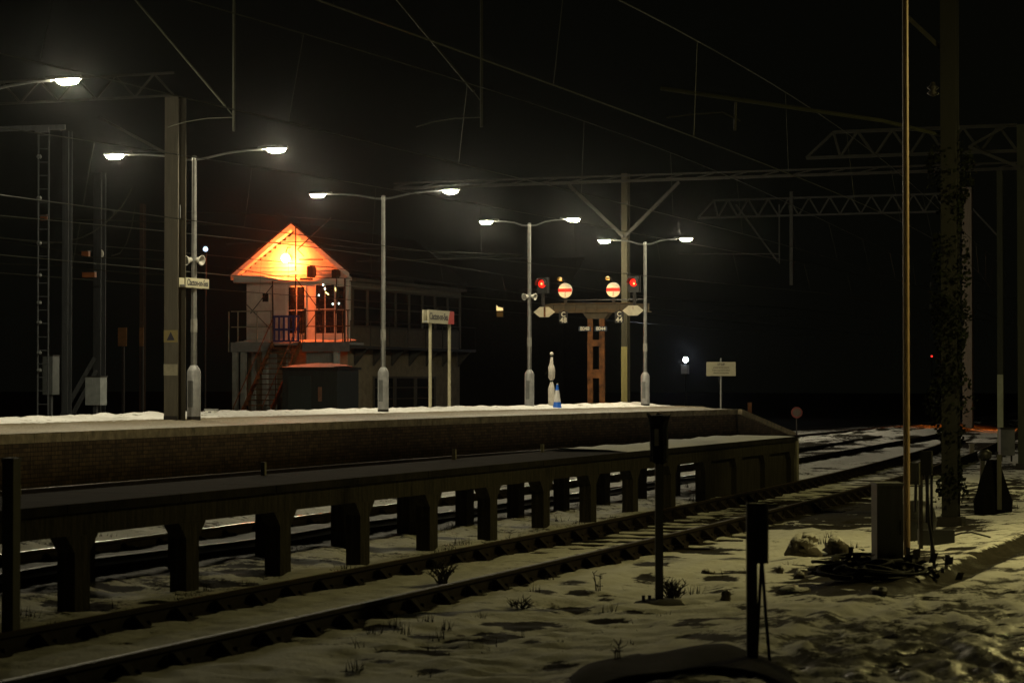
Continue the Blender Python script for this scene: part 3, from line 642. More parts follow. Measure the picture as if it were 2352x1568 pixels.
# ------------------------------------------------------------------ signal box
def signal_box():
    Yc = 86.5; Xc = -39.9; g = lambda x, y, dy=0: onY(x, y, Yc - dy)
    root = thing('signal_box', 'tall gabled signal box with orange floodlit gable, landing, stairs and dark side windows', 'signal box', (Xc - 2.3, Yc, -.2))
    xl, xr = g(566, 700).x, g(800, 700).x; zf = g(600, 786).z; ze = g(700, 641).z; za = g(677, 527).z; xa = g(676, 527).x
    xe0, xe1 = g(538, 640).x, g(809, 640).x
    far_y = onX(1059, 700, xr).y
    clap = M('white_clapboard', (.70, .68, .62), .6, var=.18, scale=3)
    MB().box(xl, xr, Yc + .02, Yc + .24, zf - .1, ze).build('upper_wall', clap, root); MB().box(xl, xr, Yc + .242, far_y, zf - .1, ze).build('side_wall', M('shaded_side_boards', (.13, .105, .065), .7, var=.3), root)  # side boards darkened in colour, where little lamplight reaches
    lw = MB().box(xl + .05, xr - .05, Yc + .05, far_y - .05, -.4, zf - .1); lw.build('lower_wall', beige, root)
    gab = MB().prism([(xl - .01, Yc + .0, ze + .002), (xr + .01, Yc, ze + .002), (xa, Yc, za - .12)], (0, .18, 0)); gab.build('gable', clap, root)
    # boards of the gable as thin overlapping laths
    bd = MB()
    for i in range(11):
        z = ze + .02 + i * .16; f = (za - .2 - z) / (za - .2 - ze)
        if f < .05: break
        bd.prism([(xa + (xe0 - xa) * f * .96, Yc - .045, z), (xa + (xe0 - xa) * f * .96, Yc - .002, z), (xa + (xe0 - xa) * f * .96, Yc - .002, z + .155), (xa + (xe0 - xa) * f * .96, Yc - .012, z + .155)], ((xe1 - xe0) * f * .96, 0, 0))
    bd.build('gable_boards', clap, root)
    fas = MB(); fas.box(xe0, xe1, Yc - .10, Yc - .015, g(600, 647).z, ze + .02); fas.build('fascia', white, root)
    ov = .32
    for sx in (-1, 1):
        xe = xe0 if sx < 0 else xe1
        bb = MB().prism([(xa, Yc - ov, za), (xe, Yc - ov, ze - .01), (xe, Yc - ov, ze + .20), (xa, Yc - ov, za + .22)], (0, .04, 0)); bb.build('barge_board', white, root)
        rf = MB(); pts = [(xa, Yc - ov, za + .22), (xe - sx * -.12, Yc - ov, ze + .16), (xe - sx * -.12, Yc - ov, ze + .22), (xa, Yc - ov, za + .30)]
        rf.prism(pts, (0, far_y - Yc + 2 * ov, 0)); rf.build('roof', slate, root)
    sf = MB()
    for sx, xe in ((-1, xe0), (1, xe1)): sf.prism([(xa, Yc - ov + .041, za - .02), (xe, Yc - ov + .041, ze - .01), (xe, Yc - ov + .041, ze + .02), (xa, Yc - ov + .041, za + .01)], (0, ov - .06, 0))
    sf.build('soffit', white, root)
    # porch hood on the left
    cpx0, cpx1 = g(536, 640, 1.0).x, g(640, 640, 1.0).x
    ph = MB(); ph.prism([(cpx0, Yc - 1.0, g(590, 648, 1.0).z), (cpx1, Yc - 1.0, g(590, 648, 1.0).z), (cpx1 + .1, Yc - 1.0, g(590, 643, 1.0).z), (cpx1 - .7, Yc - 1.0, g(590, 634, 1.0).z), (cpx0, Yc - 1.0, g(590, 631, 1.0).z)], (0, .9, 0)); ph.build('porch_hood', white, root)
    # front openings
    def win(x0, x1, y0, y1, nx, ny, dy=0.0, wallY=None, name='window'):
        a, b = g(x0, y0), g(x1, y1); f = MB(); t = .06
        f.box(a.x - t, b.x + t, Yc - .03, Yc + .018, b.z - t, b.z); f.box(a.x - t, b.x + t, Yc - .03, Yc + .018, a.z, a.z + t); f.box(a.x - t, a.x, Yc - .03, Yc + .018, b.z, a.z); f.box(b.x, b.x + t, Yc - .03, Yc + .018, b.z, a.z)
        for i in range(1, nx): x = a.x + (b.x - a.x) * i / nx; f.box(x - .018, x + .018, Yc - .02, Yc + .017, b.z, a.z)
        for j in range(1, ny): z = b.z + (a.z - b.z) * j / ny; f.box(a.x, b.x, Yc - .019, Yc + .016, z - .018, z + .018)
        w_ = f.build(name, clap, root); MB().box(a.x + .001, b.x - .001, Yc - .008, Yc + .012, b.z + .001, a.z - .001).build('pane', glass, w_); return w_
    win(603, 617, 674, 693, 1, 1)
    a, b = g(627, 655), g(660, 784); d = MB().box(a.x, b.x, Yc - .05, Yc - .001, b.z, a.z).build('door', white, root)
    pp = MB()
    for k in range(2): pp.box(a.x + .08, b.x - .08, Yc - .058, Yc - .0505, b.z + .15 + k * 1.15, b.z + 1.15 + k * 1.05)
    pp.build('door_panel', clap, d); MB().lathe((b.x - .07, Yc - .06, b.z + 1.05), [(.03, 0), (.03, -.05)], 8, (0, 1, 0)).build('handle', dark, d)
    win(663, 700, 660, 765, 2, 2); win(726, 768, 655, 765, 2, 2); win(773, 794, 658, 765, 1, 2)
    lamps = [(743, 654, 0), (747, 663, 0), (752, 673, 1), (733, 678, 0), (772, 665, 2), (765, 698, 0), (779, 697, 0)]  # glowing shapes that stand in for lamp reflections on the window glass
    wl, yl = E('cool_reflected_glow', (.8, 1.0, .85), 9), E('yellow_reflected_glow', (1.0, .8, .25), 6)
    for x, y, k in lamps:  # each one a glowing stand-in for a lamp reflection on the glass
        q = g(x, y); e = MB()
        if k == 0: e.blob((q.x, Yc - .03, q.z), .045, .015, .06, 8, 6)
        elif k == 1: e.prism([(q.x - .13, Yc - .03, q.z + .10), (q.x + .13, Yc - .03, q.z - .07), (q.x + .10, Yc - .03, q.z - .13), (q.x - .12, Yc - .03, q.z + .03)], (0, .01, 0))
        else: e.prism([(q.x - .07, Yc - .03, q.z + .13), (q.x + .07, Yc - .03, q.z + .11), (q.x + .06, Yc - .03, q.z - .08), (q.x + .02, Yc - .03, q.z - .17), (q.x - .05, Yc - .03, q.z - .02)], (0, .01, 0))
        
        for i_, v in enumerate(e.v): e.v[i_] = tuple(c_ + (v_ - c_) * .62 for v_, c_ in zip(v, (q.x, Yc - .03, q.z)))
        e.build('painted_reflection', wl if k == 0 else yl, root)
    # two box loudspeakers and the floodlight on the gable
    for x0, x1, y0, y1 in ((706, 719, 610, 637), (763, 775, 618, 638)):
        a, b = g(x0, y0, .5), g(x1, y1, .5); s = MB(); s.prism([(a.x, Yc - .55, b.z), (b.x - .08, Yc - .55, b.z), (b.x, Yc - .55, b.z + .1), (b.x, Yc - .55, a.z - .1), (b.x - .06, Yc - .55, a.z), (a.x, Yc - .55, a.z - .03)], (0, .36, 0))
        o = s.build('gable_speaker', M('brown_cabinet', (.06, .03, .018), .7, var=.3), root)
        MB().tube(((a.x + b.x) / 2, Yc - .2, (a.z + b.z) / 2), ((a.x + b.x) / 2, Yc, (a.z + b.z) / 2 + .1), .03, 6).build('bracket', dark, o)
    q = g(656, 592, .50); fl = MB(); fl.lathe(Vector(q) + Vector((0, .16, .02)), [(.08, 0), (.11, .03), (.09, .12), (.05, .2)], 16, (0, .95, .1)); fo = fl.build('floodlight', dark, root)
    MB().path([(q.x, q.y, q.z + .2), (q.x, Yc - .3, q.z + .45), (q.x, Yc, q.z + .45)], .025, 6).build('floodlight_arm', dark, fo)
    MB().blob((q.x, q.y, q.z - .02), .18, .16, .18, 14, 10).build('floodlight_glass', E('sodium_floodlight', (1.0, .13, .020), 950), fo)
    # black conduit and struts in front of the gable
    con = MB(); con.tube(g(679, 522, .4), g(679, 622, .4), .03, 6); con.tube(g(683, 572, .4), g(698, 588, .4), .02, 5); con.bar(g(687, 596, .4), g(742, 596, .4), .03, .05); con.bar(g(684, 572, .4), g(760, 500, .4), .03, .04); con.bar(g(689, 641, .3), g(718, 641, .3), .05, .09)
    con.build('conduit', dark, root)
    # corner posts of the landing
    lz = zf; ly0 = Yc - 1.5
    L = lambda x, y: onY(x, y, ly0)
    lz0 = L(600, 808).z; lz1 = L(600, 787).z; l0, l1 = L(531, 800).x, L(803, 800).x
    MB().box(l0, l1, ly0, Yc - .11, lz1 - .1, lz1).build('landing', grey, root)
    s0, s1 = L(628, 800).x, L(692, 800).x
    ls = MB(); ls.box(l0, s0 - .06, ly0 - .05, ly0 - .003, lz0, lz1 + .02); ls.build('landing_fascia', grey, root)
    ls = MB(); ls.box(s1 + .06, l1, ly0 - .05, ly0 - .003, lz0, lz1 + .02); ls.build('landing_fascia', dsteel, root)
    sn = MB(); vs = []
    xs = np.linspace(l0 + .1, l1 - .1, 60)
    for x in xs:
        k = random.random() * .08
        vs += [(x, ly0 + .02, lz1 + .004), (x, ly0 + .35, lz1 + .05 + k), (x, Yc - .5, lz1 + .07 + k), (x, Yc - .12, lz1 + .03)]
    sn.add(vs, [(4 * i + j, 4 * i + 4 + j, 4 * i + 5 + j, 4 * i + 1 + j) for i in range(59) for j in range(3)], True); sn.build('landing_snow', capsnow, root)
    for x in (537, 556, 606, 770):
        q = L(x, 850); MB().box(q.x - .10, q.x + .10, ly0 + .05, ly0 + .25, -.4, lz1 - .101).build('landing_leg', M('pale_leg_paint', (.42, .43, .40), .6, var=.2), root)
    for x in (589, 668, 742):
        q = g(x, 850); MB().box(q.x - .08, q.x + .08, Yc - .3, Yc - .16, -.4, lz1 - .102).build('landing_leg', M('pale_leg_paint', (.42, .43, .40)), root)
    pn = MB(); pn.box(L(697, 0).x, L(763, 0).x, ly0 + .30, ly0 + .34, -.3, lz0 - .02); pn.box(L(612, 0).x, L(629, 0).x, ly0 + .31, ly0 + .35, .4, lz0 - .02); pn.build('under_panel', M('under_panel_paint', (.24, .25, .23), .6, var=.3, streak=True), root)
    # railings
    pale_r = M('pale_railing', (.30, .29, .22), .6, var=.3); rz1, rz0 = L(650, 714).z, L(650, 750).z
    r1 = MB(); r1.tube((l0, ly0, rz1), (s0 - .05, ly0, rz1), .025, 6); r1.tube((l0, ly0, rz0), (s0 - .05, ly0, rz0), .025, 6)
    for x in (527, 548, 592, 624): q = L(x, 0); r1.tube((q.x, ly0, lz0), (q.x, ly0, rz1), .028, 6)
    r1.build('railing', pale_r, root)
    r2 = MB(); r2.tube((s1 + .05, ly0, rz1), (l1, ly0, rz1), .025, 6); r2.tube((s1 + .05, ly0, rz0), (l1, ly0, rz0), .025, 6)
    for x in (697, 726, 743, 771, 788, 800): q = L(x, 0); r2.tube((q.x, ly0, lz0), (q.x, ly0, rz1 + .02), .028, 6)
    r2.bar(L(701, 708), L(701, 780), .06, .06); r2.build('railing', rust, root)
    br = MB(); br.bar(L(626, 655), L(575, 720), .02, .03); br.bar(L(567, 700), L(620, 755), .02, .03); br.bar(L(680, 640), L(740, 720), .02, .03); br.bar(L(740, 700), L(690, 770), .02, .03); br.tube(L(626, 645), L(627, 760), .035, 6); br.tube(L(679, 630), L(679, 720), .03, 6)
    br.tube(L(792, 640), L(792, 800), .04, 6); br.tube(L(773, 640), L(773, 720), .03, 6)
    br.build('stay_rods', dark, root)
    gt = MB(); a, b = L(629, 727), L(688, 783); gy = ly0 - .03
    for z in (a.z, (a.z + b.z) / 2 - .03, b.z): gt.box(a.x, b.x, gy - .025, gy + .025, z - .045, z + .045)
    for x in np.linspace(a.x + .04, b.x - .04, 6): gt.box(x - .04, x + .04, gy - .02, gy + .02, b.z, a.z)
    gt.build('blue_gate', M('blue_gate_paint', (.03, .05, .20), .5, var=.2), root)
    # stairs down towards the track, rusty stringers with open treads
    t0, t1 = (s0, ly0 - .06, lz1 - .02), (s1, ly0 - .06, lz1 - .02); run = 3.5; zb = -.15
    bl, br_ = (s0 + .0, ly0 - run, zb), (s1 + .0, ly0 - run, zb)
    for a, b in ((t0, bl), (t1, br_)): MB().bar(a, b, .05, .22).build('stringer', rust, root)
    tr = MB()
    for i in range(1, 17):
        f = i / 17; p = Vector(t0).lerp(Vector(bl), f); tr.box(p.x + .03, p.x + (s1 - s0) - .03, p.y - .12, p.y + .10, p.z - .02, p.z + .02)
    tr.build('treads', rust, root)
    for a, b in ((t0, bl), (t1, br_)):
        h = MB(); u = Vector((0, 0, 1.0)); h.tube(Vector(a) + u, Vector(b) + u, .022, 6)
        for f in (0, .33, .66, 1): p = Vector(a).lerp(Vector(b), f); h.tube(p, p + u, .02, 6)
        h.build('handrail', rust, root)
    # long side wall: windows above, corbelled walkway, tall windows below
    S = lambda x, y: onX(x, y, xr)
    beam = MB(); beam.box(xr + .002, xr + .30, Yc + .1, far_y, S(900, 650).z - .1, ze + .02); beam.build('eaves', M('shaded_cream_board', (.10, .085, .055), .7, var=.3), root)  # eaves colour darkened to carry the shade of this side
    zt, zb2 = S(830, 661).z, S(830, 752).z; mull = M('shaded_window_frame', (.085, .07, .045), .7, var=.3)  # frame colour carries the shade of the side wall too
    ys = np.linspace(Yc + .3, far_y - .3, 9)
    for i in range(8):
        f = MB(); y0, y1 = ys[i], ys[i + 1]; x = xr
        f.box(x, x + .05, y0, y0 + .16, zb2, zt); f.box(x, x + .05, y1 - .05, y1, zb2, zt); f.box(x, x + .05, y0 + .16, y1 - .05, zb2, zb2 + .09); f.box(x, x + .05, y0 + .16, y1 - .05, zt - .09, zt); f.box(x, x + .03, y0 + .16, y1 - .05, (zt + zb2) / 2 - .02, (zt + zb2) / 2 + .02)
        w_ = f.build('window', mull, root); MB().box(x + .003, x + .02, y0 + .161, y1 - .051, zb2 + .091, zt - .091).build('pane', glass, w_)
    wk = MB(); z = S(830, 795).z; wk.box(xr + .002, xr + .75, Yc - 1.4, far_y, z - .12, z)
    wk.build('side_walkway', M('dark_walkway', (.04, .038, .032), .7), root)
    for y in np.linspace(Yc + .6, far_y - .4, 7):
        MB().prism([(xr + .003, y, z - .121), (xr + .6, y, z - .121), (xr + .003, y, z - .8)], (0, .10, 0)).build('corbel', M('dark_walkway', (.04, .038, .032), .7), root)
    hr = MB(); hr.tube((xr + .7, Yc - 1.3, z + 1.0), (xr + .7, far_y, z + 1.0), .02, 6)
    for y in np.linspace(Yc - 1.3, far_y, 8): hr.tube((xr + .7, y, z), (xr + .7, y, z + 1.0), .02, 6)
    hr.build('walkway_rail', dark, root)
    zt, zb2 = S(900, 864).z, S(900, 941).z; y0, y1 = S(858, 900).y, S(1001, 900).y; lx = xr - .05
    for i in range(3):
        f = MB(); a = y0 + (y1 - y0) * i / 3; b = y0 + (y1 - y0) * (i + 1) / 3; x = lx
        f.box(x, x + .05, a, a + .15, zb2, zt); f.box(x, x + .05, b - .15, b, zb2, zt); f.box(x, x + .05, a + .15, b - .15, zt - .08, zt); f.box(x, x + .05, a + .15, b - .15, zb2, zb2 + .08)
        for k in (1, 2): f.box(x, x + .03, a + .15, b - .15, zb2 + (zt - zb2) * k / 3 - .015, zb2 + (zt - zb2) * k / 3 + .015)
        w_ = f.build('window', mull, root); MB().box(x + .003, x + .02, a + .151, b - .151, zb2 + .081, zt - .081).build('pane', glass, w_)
    # dark equipment hut in front
    hy = Yc - 5.2; H = lambda x, y: onY(x, y, hy); a, b = H(646, 849), H(777, 950)
    hut = thing('equipment_hut', 'dark metal equipment hut below the landing with snow on its roof', 'hut', ((a.x + b.x) / 2, hy, -.2))
    MB().box(a.x + .05, b.x - .05, hy, hy + 2.0, -.4, a.z).build('body', M('dark_green_sheet', (.022, .028, .026), .6, var=.4, scale=3, streak=True), hut)
    MB().box(a.x - .03, b.x + .03, hy - .08, hy + 2.1, a.z + .002, a.z + .10).build('roof', dark, hut)
    sn = MB(); vs = []; xs = np.linspace(a.x + .06, b.x - .2, 30)
    for x in xs: f = (x - a.x) / (b.x - a.x); k = .16 * math.sin(math.pi * min(1, f * 1.05)) ** .5 + .02 * random.random(); vs += [(x, hy - .05, a.z + .102), (x, hy + .3, a.z + .10 + k * .7), (x, hy + 1.4, a.z + .10 + k), (x, hy + 2.05, a.z + .102)]
    sn.add(vs, [(4 * i + j, 4 * i + 4 + j, 4 * i + 5 + j, 4 * i + 1 + j) for i in range(29) for j in range(3)], True); sn.build('roof_snow', capsnow, hut)
    dr = MB(); dr.box(H(664, 0).x, H(716, 0).x, hy - .03, hy - .001, .1, a.z - .25); dr = dr.build('door', M('dull_green_door', (.03, .042, .04), .55, var=.3, streak=True), hut)
    q = H(735, 905); MB().box(q.x - .08, q.x + .08, hy - .012, hy - .001, q.z - .28, q.z + .28).build('notice', M('faded_notice', (.20, .10, .06), .7), hut)
signal_box()

# ------------------------------------------------------------------ left yard: masts, ladder, cabinets
far_grey = M('far_grey_steel', (.045, .05, .055), .6, .2, var=.4, scale=3, streak=True)
m1 = hmast(148, 985, 300, 16, -.1, 'slim dark mast at far left beside the ladder', far_grey, base=at(148, 968, 62).to_tuple())
m2 = hmast(214, 985, 395, 20, -.1, 'pale grey mast at left with a leaning strut and a cabinet', far_grey, base=at(222, 968, 66).to_tuple())
m3 = hmast(324, 985, 468, 10, -.1, 'thin dim mast left of the thick grey mast', M('brownish_thin_mast', (.05, .03, .018), .7, var=.4), base=at(324, 968, 78).to_tuple())
for (xa_, ya_, xb_, yb_, lab) in ((218, 822, 138, 962, 'upper leaning stay of the pale grey mast'), (222, 850, 158, 968, 'lower leaning stay of the pale grey mast')):
    b = MB().bar(at(xa_, ya_, 66), at(xb_, yb_, 66), .10, .12); tag(b.build('mast_stay', far_grey), lab, 'stay')
def ladder():
    D = 60; a0, a1 = at(86, 968, D), at(110, 968, D); t = zat(a0, 300); root = thing('access_ladder', 'tall dark access ladder with pale insulators at far left', 'ladder', (a0 + a1) / 2)
    for a in (a0, a1): MB().tube((a.x, a.y, -.3), (a.x, a.y, t), .025, 6).build('side_rail', far_grey, root)
    for z in np.arange(.2, t, .35): MB().tube((a0.x, a0.y, z), (a1.x, a1.y, z), .014, 5).build('rung', far_grey, root)
    for y in (360, 455, 558, 632, 695, 740, 810, 850):
        p = at(90, y, D - .1); MB().lathe(p, [(.03, -.06), (.06, -.03), (.03, 0), (.06, .03), (.03, .06)], 8, (1, 0, 0)).build('insulator', M('pale_insulator', (.12, .13, .13), .4), root)
ladder()
for x0_, x1_, y0_, y1_, lab, col in ((196, 238, 866, 930, 'pale cabinet mounted on the pale grey mast at left', (.25, .27, .27)), (98, 126, 818, 906, 'dim grey cabinet at the foot of the ladder', (.10, .11, .11))):
    a, b = at(x0_, y0_, 64), at(x1_, y1_, 64); r = thing('mast_cabinet', lab, 'cabinet', ((a.x + b.x) / 2, a.y, b.z)); m_ = M('cabinet_' + str(x0_), col, .5)
    MB().box(a.x, b.x, a.y, a.y + .35, b.z, a.z).build('body', m_, r); MB().box(a.x + .05, a.x + (b.x - a.x) * .5, a.y - .015, a.y - .001, b.z + .18, a.z - .04).build('door', m_, r); MB().box(a.x - .02, b.x + .02, a.y - .02, a.y + .37, a.z + .002, a.z + .03).build('lid', dark, r)
    MB().box((a.x + b.x) / 2 - .05, (a.x + b.x) / 2 + .05, a.y + .1, a.y + .2, -.3, b.z - .002).build('leg', far_grey, r)
for x0_, x1_, lab in ((282, 306, 'larger dull orange board left of the thin mast'), (331, 342, 'narrow dull orange board right of the thin mast')):
    a, b = at(x0_, 753, 78), at(x1_, 795, 78); r = thing('notice_board', lab, 'board', ((a.x + b.x) / 2, a.y - .3, b.z))
    MB().box(a.x, b.x, a.y - .32, a.y - .29, b.z, a.z).build('panel', M('dull_orange_board', (.15, .07, .025), .7, var=.4), r); MB().box((a.x + b.x) / 2 - .04, (a.x + b.x) / 2 + .04, a.y - .285, a.y - .2, -.3, a.z - .05).build('post', dark, r)
p = at(231, 583, 66); r = thing('yard_floodlamp', 'round unlit white lamp on the pale grey mast at left', 'lamp', p); MB().lathe(p, [(.02, .1), (.12, .02), (.13, 0), (.10, -.01)], 18, (.3, .9, 0)).build('reflector', white, r); MB().tube(p + Vector((0, .08, 0)), p + Vector((-.25, .3, 0)), .02, 6).build('arm', dark, r)
for x, y, lab in ((195, 583, 'small dull orange lamp box left of the round white lamp'), (203, 631, 'lower wide orange lamp box on the pale grey mast'), (100, 500, 'orange lamp box beside the top of the ladder')):
    p = at(x, y, 64); r = thing('orange_lamp_box', lab, 'lamp', p, 'orange lamp boxes on the left masts'); wd_ = .2 if y == 631 else .11
    MB().box(p.x - wd_, p.x + wd_, p.y, p.y + .1, p.z - .07, p.z + .07).build('body', M('orange_box', (.20, .06, .015), .6), r); MB().box(p.x - wd_ - .01, p.x + wd_ + .01, p.y - .06, p.y + .11, p.z + .071, p.z + .09).build('hood', dark, r)

# portal boom across the left tracks at the big mast
def truss(pa, pb, depth, bays, mat, parent, name='boom', r=.045, taper=True):
    pa, pb = Vector(pa), Vector(pb); b = MB(); n = (pb - pa) / bays
    st = 1 if taper else 0
    b.bar(pa, pb, r, r); b.bar(pa + n * .8 * st + UP * depth, pb + UP * depth, r, r)
    for i in range(bays):
        lo0 = pa + n * i; hi = pa + n * (i + .8 if (taper and i == 0) else i + .5) + UP * depth; lo1 = pa + n * (i + 1); b.bar(lo0, hi, r * .8, r * .8); b.bar(hi, lo1, r * .8, r * .8)
    return b.build(name, mat, parent)
yb_ = bp_.y + .1; z_lo = zat(bp_, 218); z_hi = zat(bp_, 166)
truss((bp_.x, yb_, z_lo), (bp_.x - 12, yb_, z_lo), z_hi - z_lo, 12, mastm, big, 'portal_boom', .05, False)
s = MB(); s.bar((bp_.x - .2, yb_, zat(bp_, 350)), (bp_.x - 1.9, yb_, zat(bp_, 262)), .05, .06); s.build('boom_strut', mastm, big)
b = MB(); p1, p2 = at(-10, 297, 58), at(150, 292, 58); b.bar(p1, p2, .12, .12); b.bar(at(80, 300, 57.8), at(112, 298, 57.8), .1, .13)
tag(b.build('overhead_beam', far_grey), 'dim horizontal overhead beam at far left below the edge lamp', 'beam')

# portal over the near tracks whose hanging tubes come down from above the picture
def drops():
    p = at(537, 300, 44); Yp = p.y; P = lambda x, y: onY(x, y, Yp); zt = P(537, -60).z
    root = thing('overhead_portal', 'portal boom above the picture with two vertical drop tubes and slanting stays', 'portal', (p.x, Yp, -.2), 'overhead line masts')
    dm = M('greenish_drop_tube', (.026, .028, .014), .7, .0, var=.3)
    x0, x1 = P(-80, 0).x, P(2430, 0).x
    truss((x0, Yp, zt), (x1, Yp, zt), .6, 30, dm, root, 'portal_boom', .06, False)
    for x in (x0, x1): MB().box(x - .12, x + .12, Yp + .1, Yp + .35, -.3, zt + .6).build('mast', mastm, root)
    for px, y1, (sx, sy), (tx, ty) in ((537, 302, (290, -25), (517, 243)), (1106, 292, (900, -15), (1088, 210))):
        q = P(px, y1); MB().tube((q.x, Yp, q.z), (q.x, Yp, zt), .030, 8).build('drop_tube', dm, root)
        MB().tube(P(tx, ty), P(sx, sy), .025, 8).build('stay_tube', dm, root)
        s_ = MB(); s_.tube(P(tx, ty), (q.x, Yp, P(px, ty + 25).z), .010, 6); s_.path([P(px, 270), P(px - 60, 272), P(px - 110, 280), P(px - 150, 292)], .010, 5); s_.build('registration_arm', dm, root)
drops()

# ------------------------------------------------------------------ right-hand masts and lattice cantilevers
lat = M('dull_lattice_steel', (.024, .024, .022), .7, .0, var=.3)
mR, pR, wR, hR = hmast(2347, 1070, 285, 17, -.1, 'grey mast at the right edge carrying the larger lattice arm', M('greenish_mast', (.035, .039, .024), .7, .2, var=.3, streak=True))
tip = onY(1852, 346, pR.y + .1); zl = zat(pR, 345)
truss((tip.x, pR.y + .1, zl), (pR.x - .1, pR.y + .1, zl), zat(pR, 286) - zl, 6, lat, mR, 'lattice_arm', .075)
s = MB(); s.bar(onY(2225, 337, pR.y), onY(2345, 386, pR.y), .07, .07); s.bar(onY(2230, 335, pR.y), onY(2310, 290, pR.y), .06, .06); s.build('arm_strut', lat, mR)
mT, pT, wT, hT = hmast(2298, 1042, 392, 13, -.1, 'slim greenish mast with a lamplit lower part near the right edge', M('greenish_mast', (.20, .22, .16)))
MB().box(pT.x - wT / 2 - .003, pT.x + wT / 2 + .003, pT.y - .012, pT.y - .003, -.1, zat(pT, 860)).build('painted_lit_lower_part', M('lamplit_green_colour', (.34, .36, .24), .6, var=.2), mT)  # lit foot of the mast, its light put into a paler colour
p2_ = at(2222, 965, 92); mU, pU, wU, hU = hmast(2222, 965, 430, 22, -.2, 'thick distant mast behind the ivy carrying the smaller lattice arm', M('brownish_mast', (.14, .11, .085), .6, .2, var=.4, streak=True), base=(p2_.x, p2_.y, -.2))
tip = onY(1603, 487, pU.y + .1); zl = zat(pU, 484)
truss((tip.x, pU.y + .1, zl), (pU.x, pU.y + .1, zl), zat(pU, 443) - zl, 13, lat, mU, 'lattice_arm', .075)
P = lambda x, y: onY(x, y, pU.y + .1)
for nm_, a_, b_, w_ in (('drop_post', (1818, 440), (1818, 655), .14), ('drop_post', (1790, 470), (1790, 605), .05), ('stay', (1690, 470), (1786, 600), .06), ('registration_tube', (1560, 583), (1790, 583), .04), ('arm_strut', (2225, 470), (2290, 540), .07)): MB().bar(P(*a_), P(*b_), w_, w_).build(nm_, lat, mU)

# ivy covered mast
mI, pI, wI, hI = hmast(2181, 1197, -40, 36, -.12, 'dark mast wrapped in ivy rising through the right of the picture', M('dark_mast', (.006, .006, .004), .8, .0, var=.4, streak=True), name='ivy_mast')
PI = lambda x, y: onY(x, y, pI.y + .1)
arm = MB(); arm.tube(PI(1518, 203), PI(2025, 277), .030, 8); arm.tube(PI(2025, 277), PI(2160, 310), .028, 8); arm.build('cantilever_tube', M('greenish_drop_tube', (.20, .21, .12)), mI)
arm = MB(); arm.path([PI(1530, 270), PI(1600, 262), PI(1660, 258), PI(1700, 278)], .012, 5); arm.tube(PI(1690, 235), PI(1688, 300), .02, 6); arm.bar(PI(2085, 40), PI(2165, 115), .05, .06); arm.build('registration_arm', mastm, mI)
MB().lathe(PI(2143, 205), [(.03, -.1), (.09, -.06), (.04, -.02), (.09, .02), (.04, .06), (.03, .1)], 10).build('insulator', dark, mI)
def leaves(name, n, fn, size, mat, label, cat):
    b = MB(); r_ = random.Random(5)
    for i in range(n):
        c_ = Vector(fn(r_)); a = Vector((r_.uniform(-1, 1), r_.uniform(-1, 1), r_.uniform(-1, 1))).normalized(); u = a.orthogonal().normalized(); v = a.cross(u); s_ = size * r_.uniform(.4, 1.6)
        b.add([c_ - u * s_, c_ + v * s_ * .7, c_ + u * s_, c_ - v * s_ * .7], [(0, 1, 2, 3)])
    return tag(b.build(name, mat), label, cat)
_cl = [(random.uniform(.4, 5.2), random.uniform(0, 6.28), random.uniform(.1, .4)) for _ in range(70)]
def ivyf(r_):
    cz, ca, cs = r_.choice(_cl); z = cz + r_.gauss(0, cs * .6); k = .17 + .15 * math.sin(z * 2.1 + 1) ** 2 * (z > 1) + .06 * math.sin(z * 5.3); a = ca + r_.gauss(0, .8); q = k * r_.uniform(.3, 1.15) ** .5
    return (pI.x + q * math.cos(a), pI.y + .12 + q * math.sin(a), -.1 + z)
leaves('ivy', 4600, ivyf, .03, M('ivy_leaf', (.007, .009, .004), .8, var=.7, scale=3, spec=.1), 'dark ivy climbing over the lower half of the mast at right', 'ivy')

# near slim lamp pole with its lantern above the picture
PATHL = E('yellow_path_lamp', (1.0, .84, .42), 260)
def path_lamp(base, H, armx, label, r=.033, power=None, bands=False):
    root = thing('path_lamp', label, 'lamp post', base, 'lamps along the trackside path')
    MB().lathe(base, [(r * 1.15, -.3), (r * 1.1, 2), (r, H)], 12).build('pole', M('cream_painted_pole', (.30, .20, .10), .5, var=.25, scale=5), root)
    a = MB().path([base + Vector((0, 0, H - .05)), base + Vector((armx * .4, 0, H + .12)), base + Vector((armx, 0, H + .15))], .022, 8); a.build('arm', dsteel, root)
    q = base + Vector((armx, 0, H + .13)); h = MB().lathe(q, [(.17, 0), (.16, .04), (.08, .10), (.02, .12)], 14); hd = h.build('lantern', dsteel, root)
    MB().lathe(q, [(.14, -.002), (.13, -.05), (.08, -.09), (.01, -.10)], 14).build('lamp_glass', power or PATHL, hd)
    return root
pp = onz(2083, 1275, -.1); path_lamp(Vector((pp.x, pp.y, -.1)), 6.9, 1.0, 'slim pale lamp pole rising out of the picture beside the grey cabinet', power=M('unlit_lamp_glass', (.3, .3, .28), .3))
path_lamp(Vector((-.2, 27.5, -.1)), 6.0, -.8, 'path lamp standing out of view to the right of the slim pale pole', power=E('near_path_lamp', (1.0, .84, .31), 1750))
path_lamp(Vector((-2.2, 43.0, -.1)), 5.8, -.8, 'path lamp standing out of view farther along the path', power=E('far_path_lamp', (1.0, .86, .30), 700))

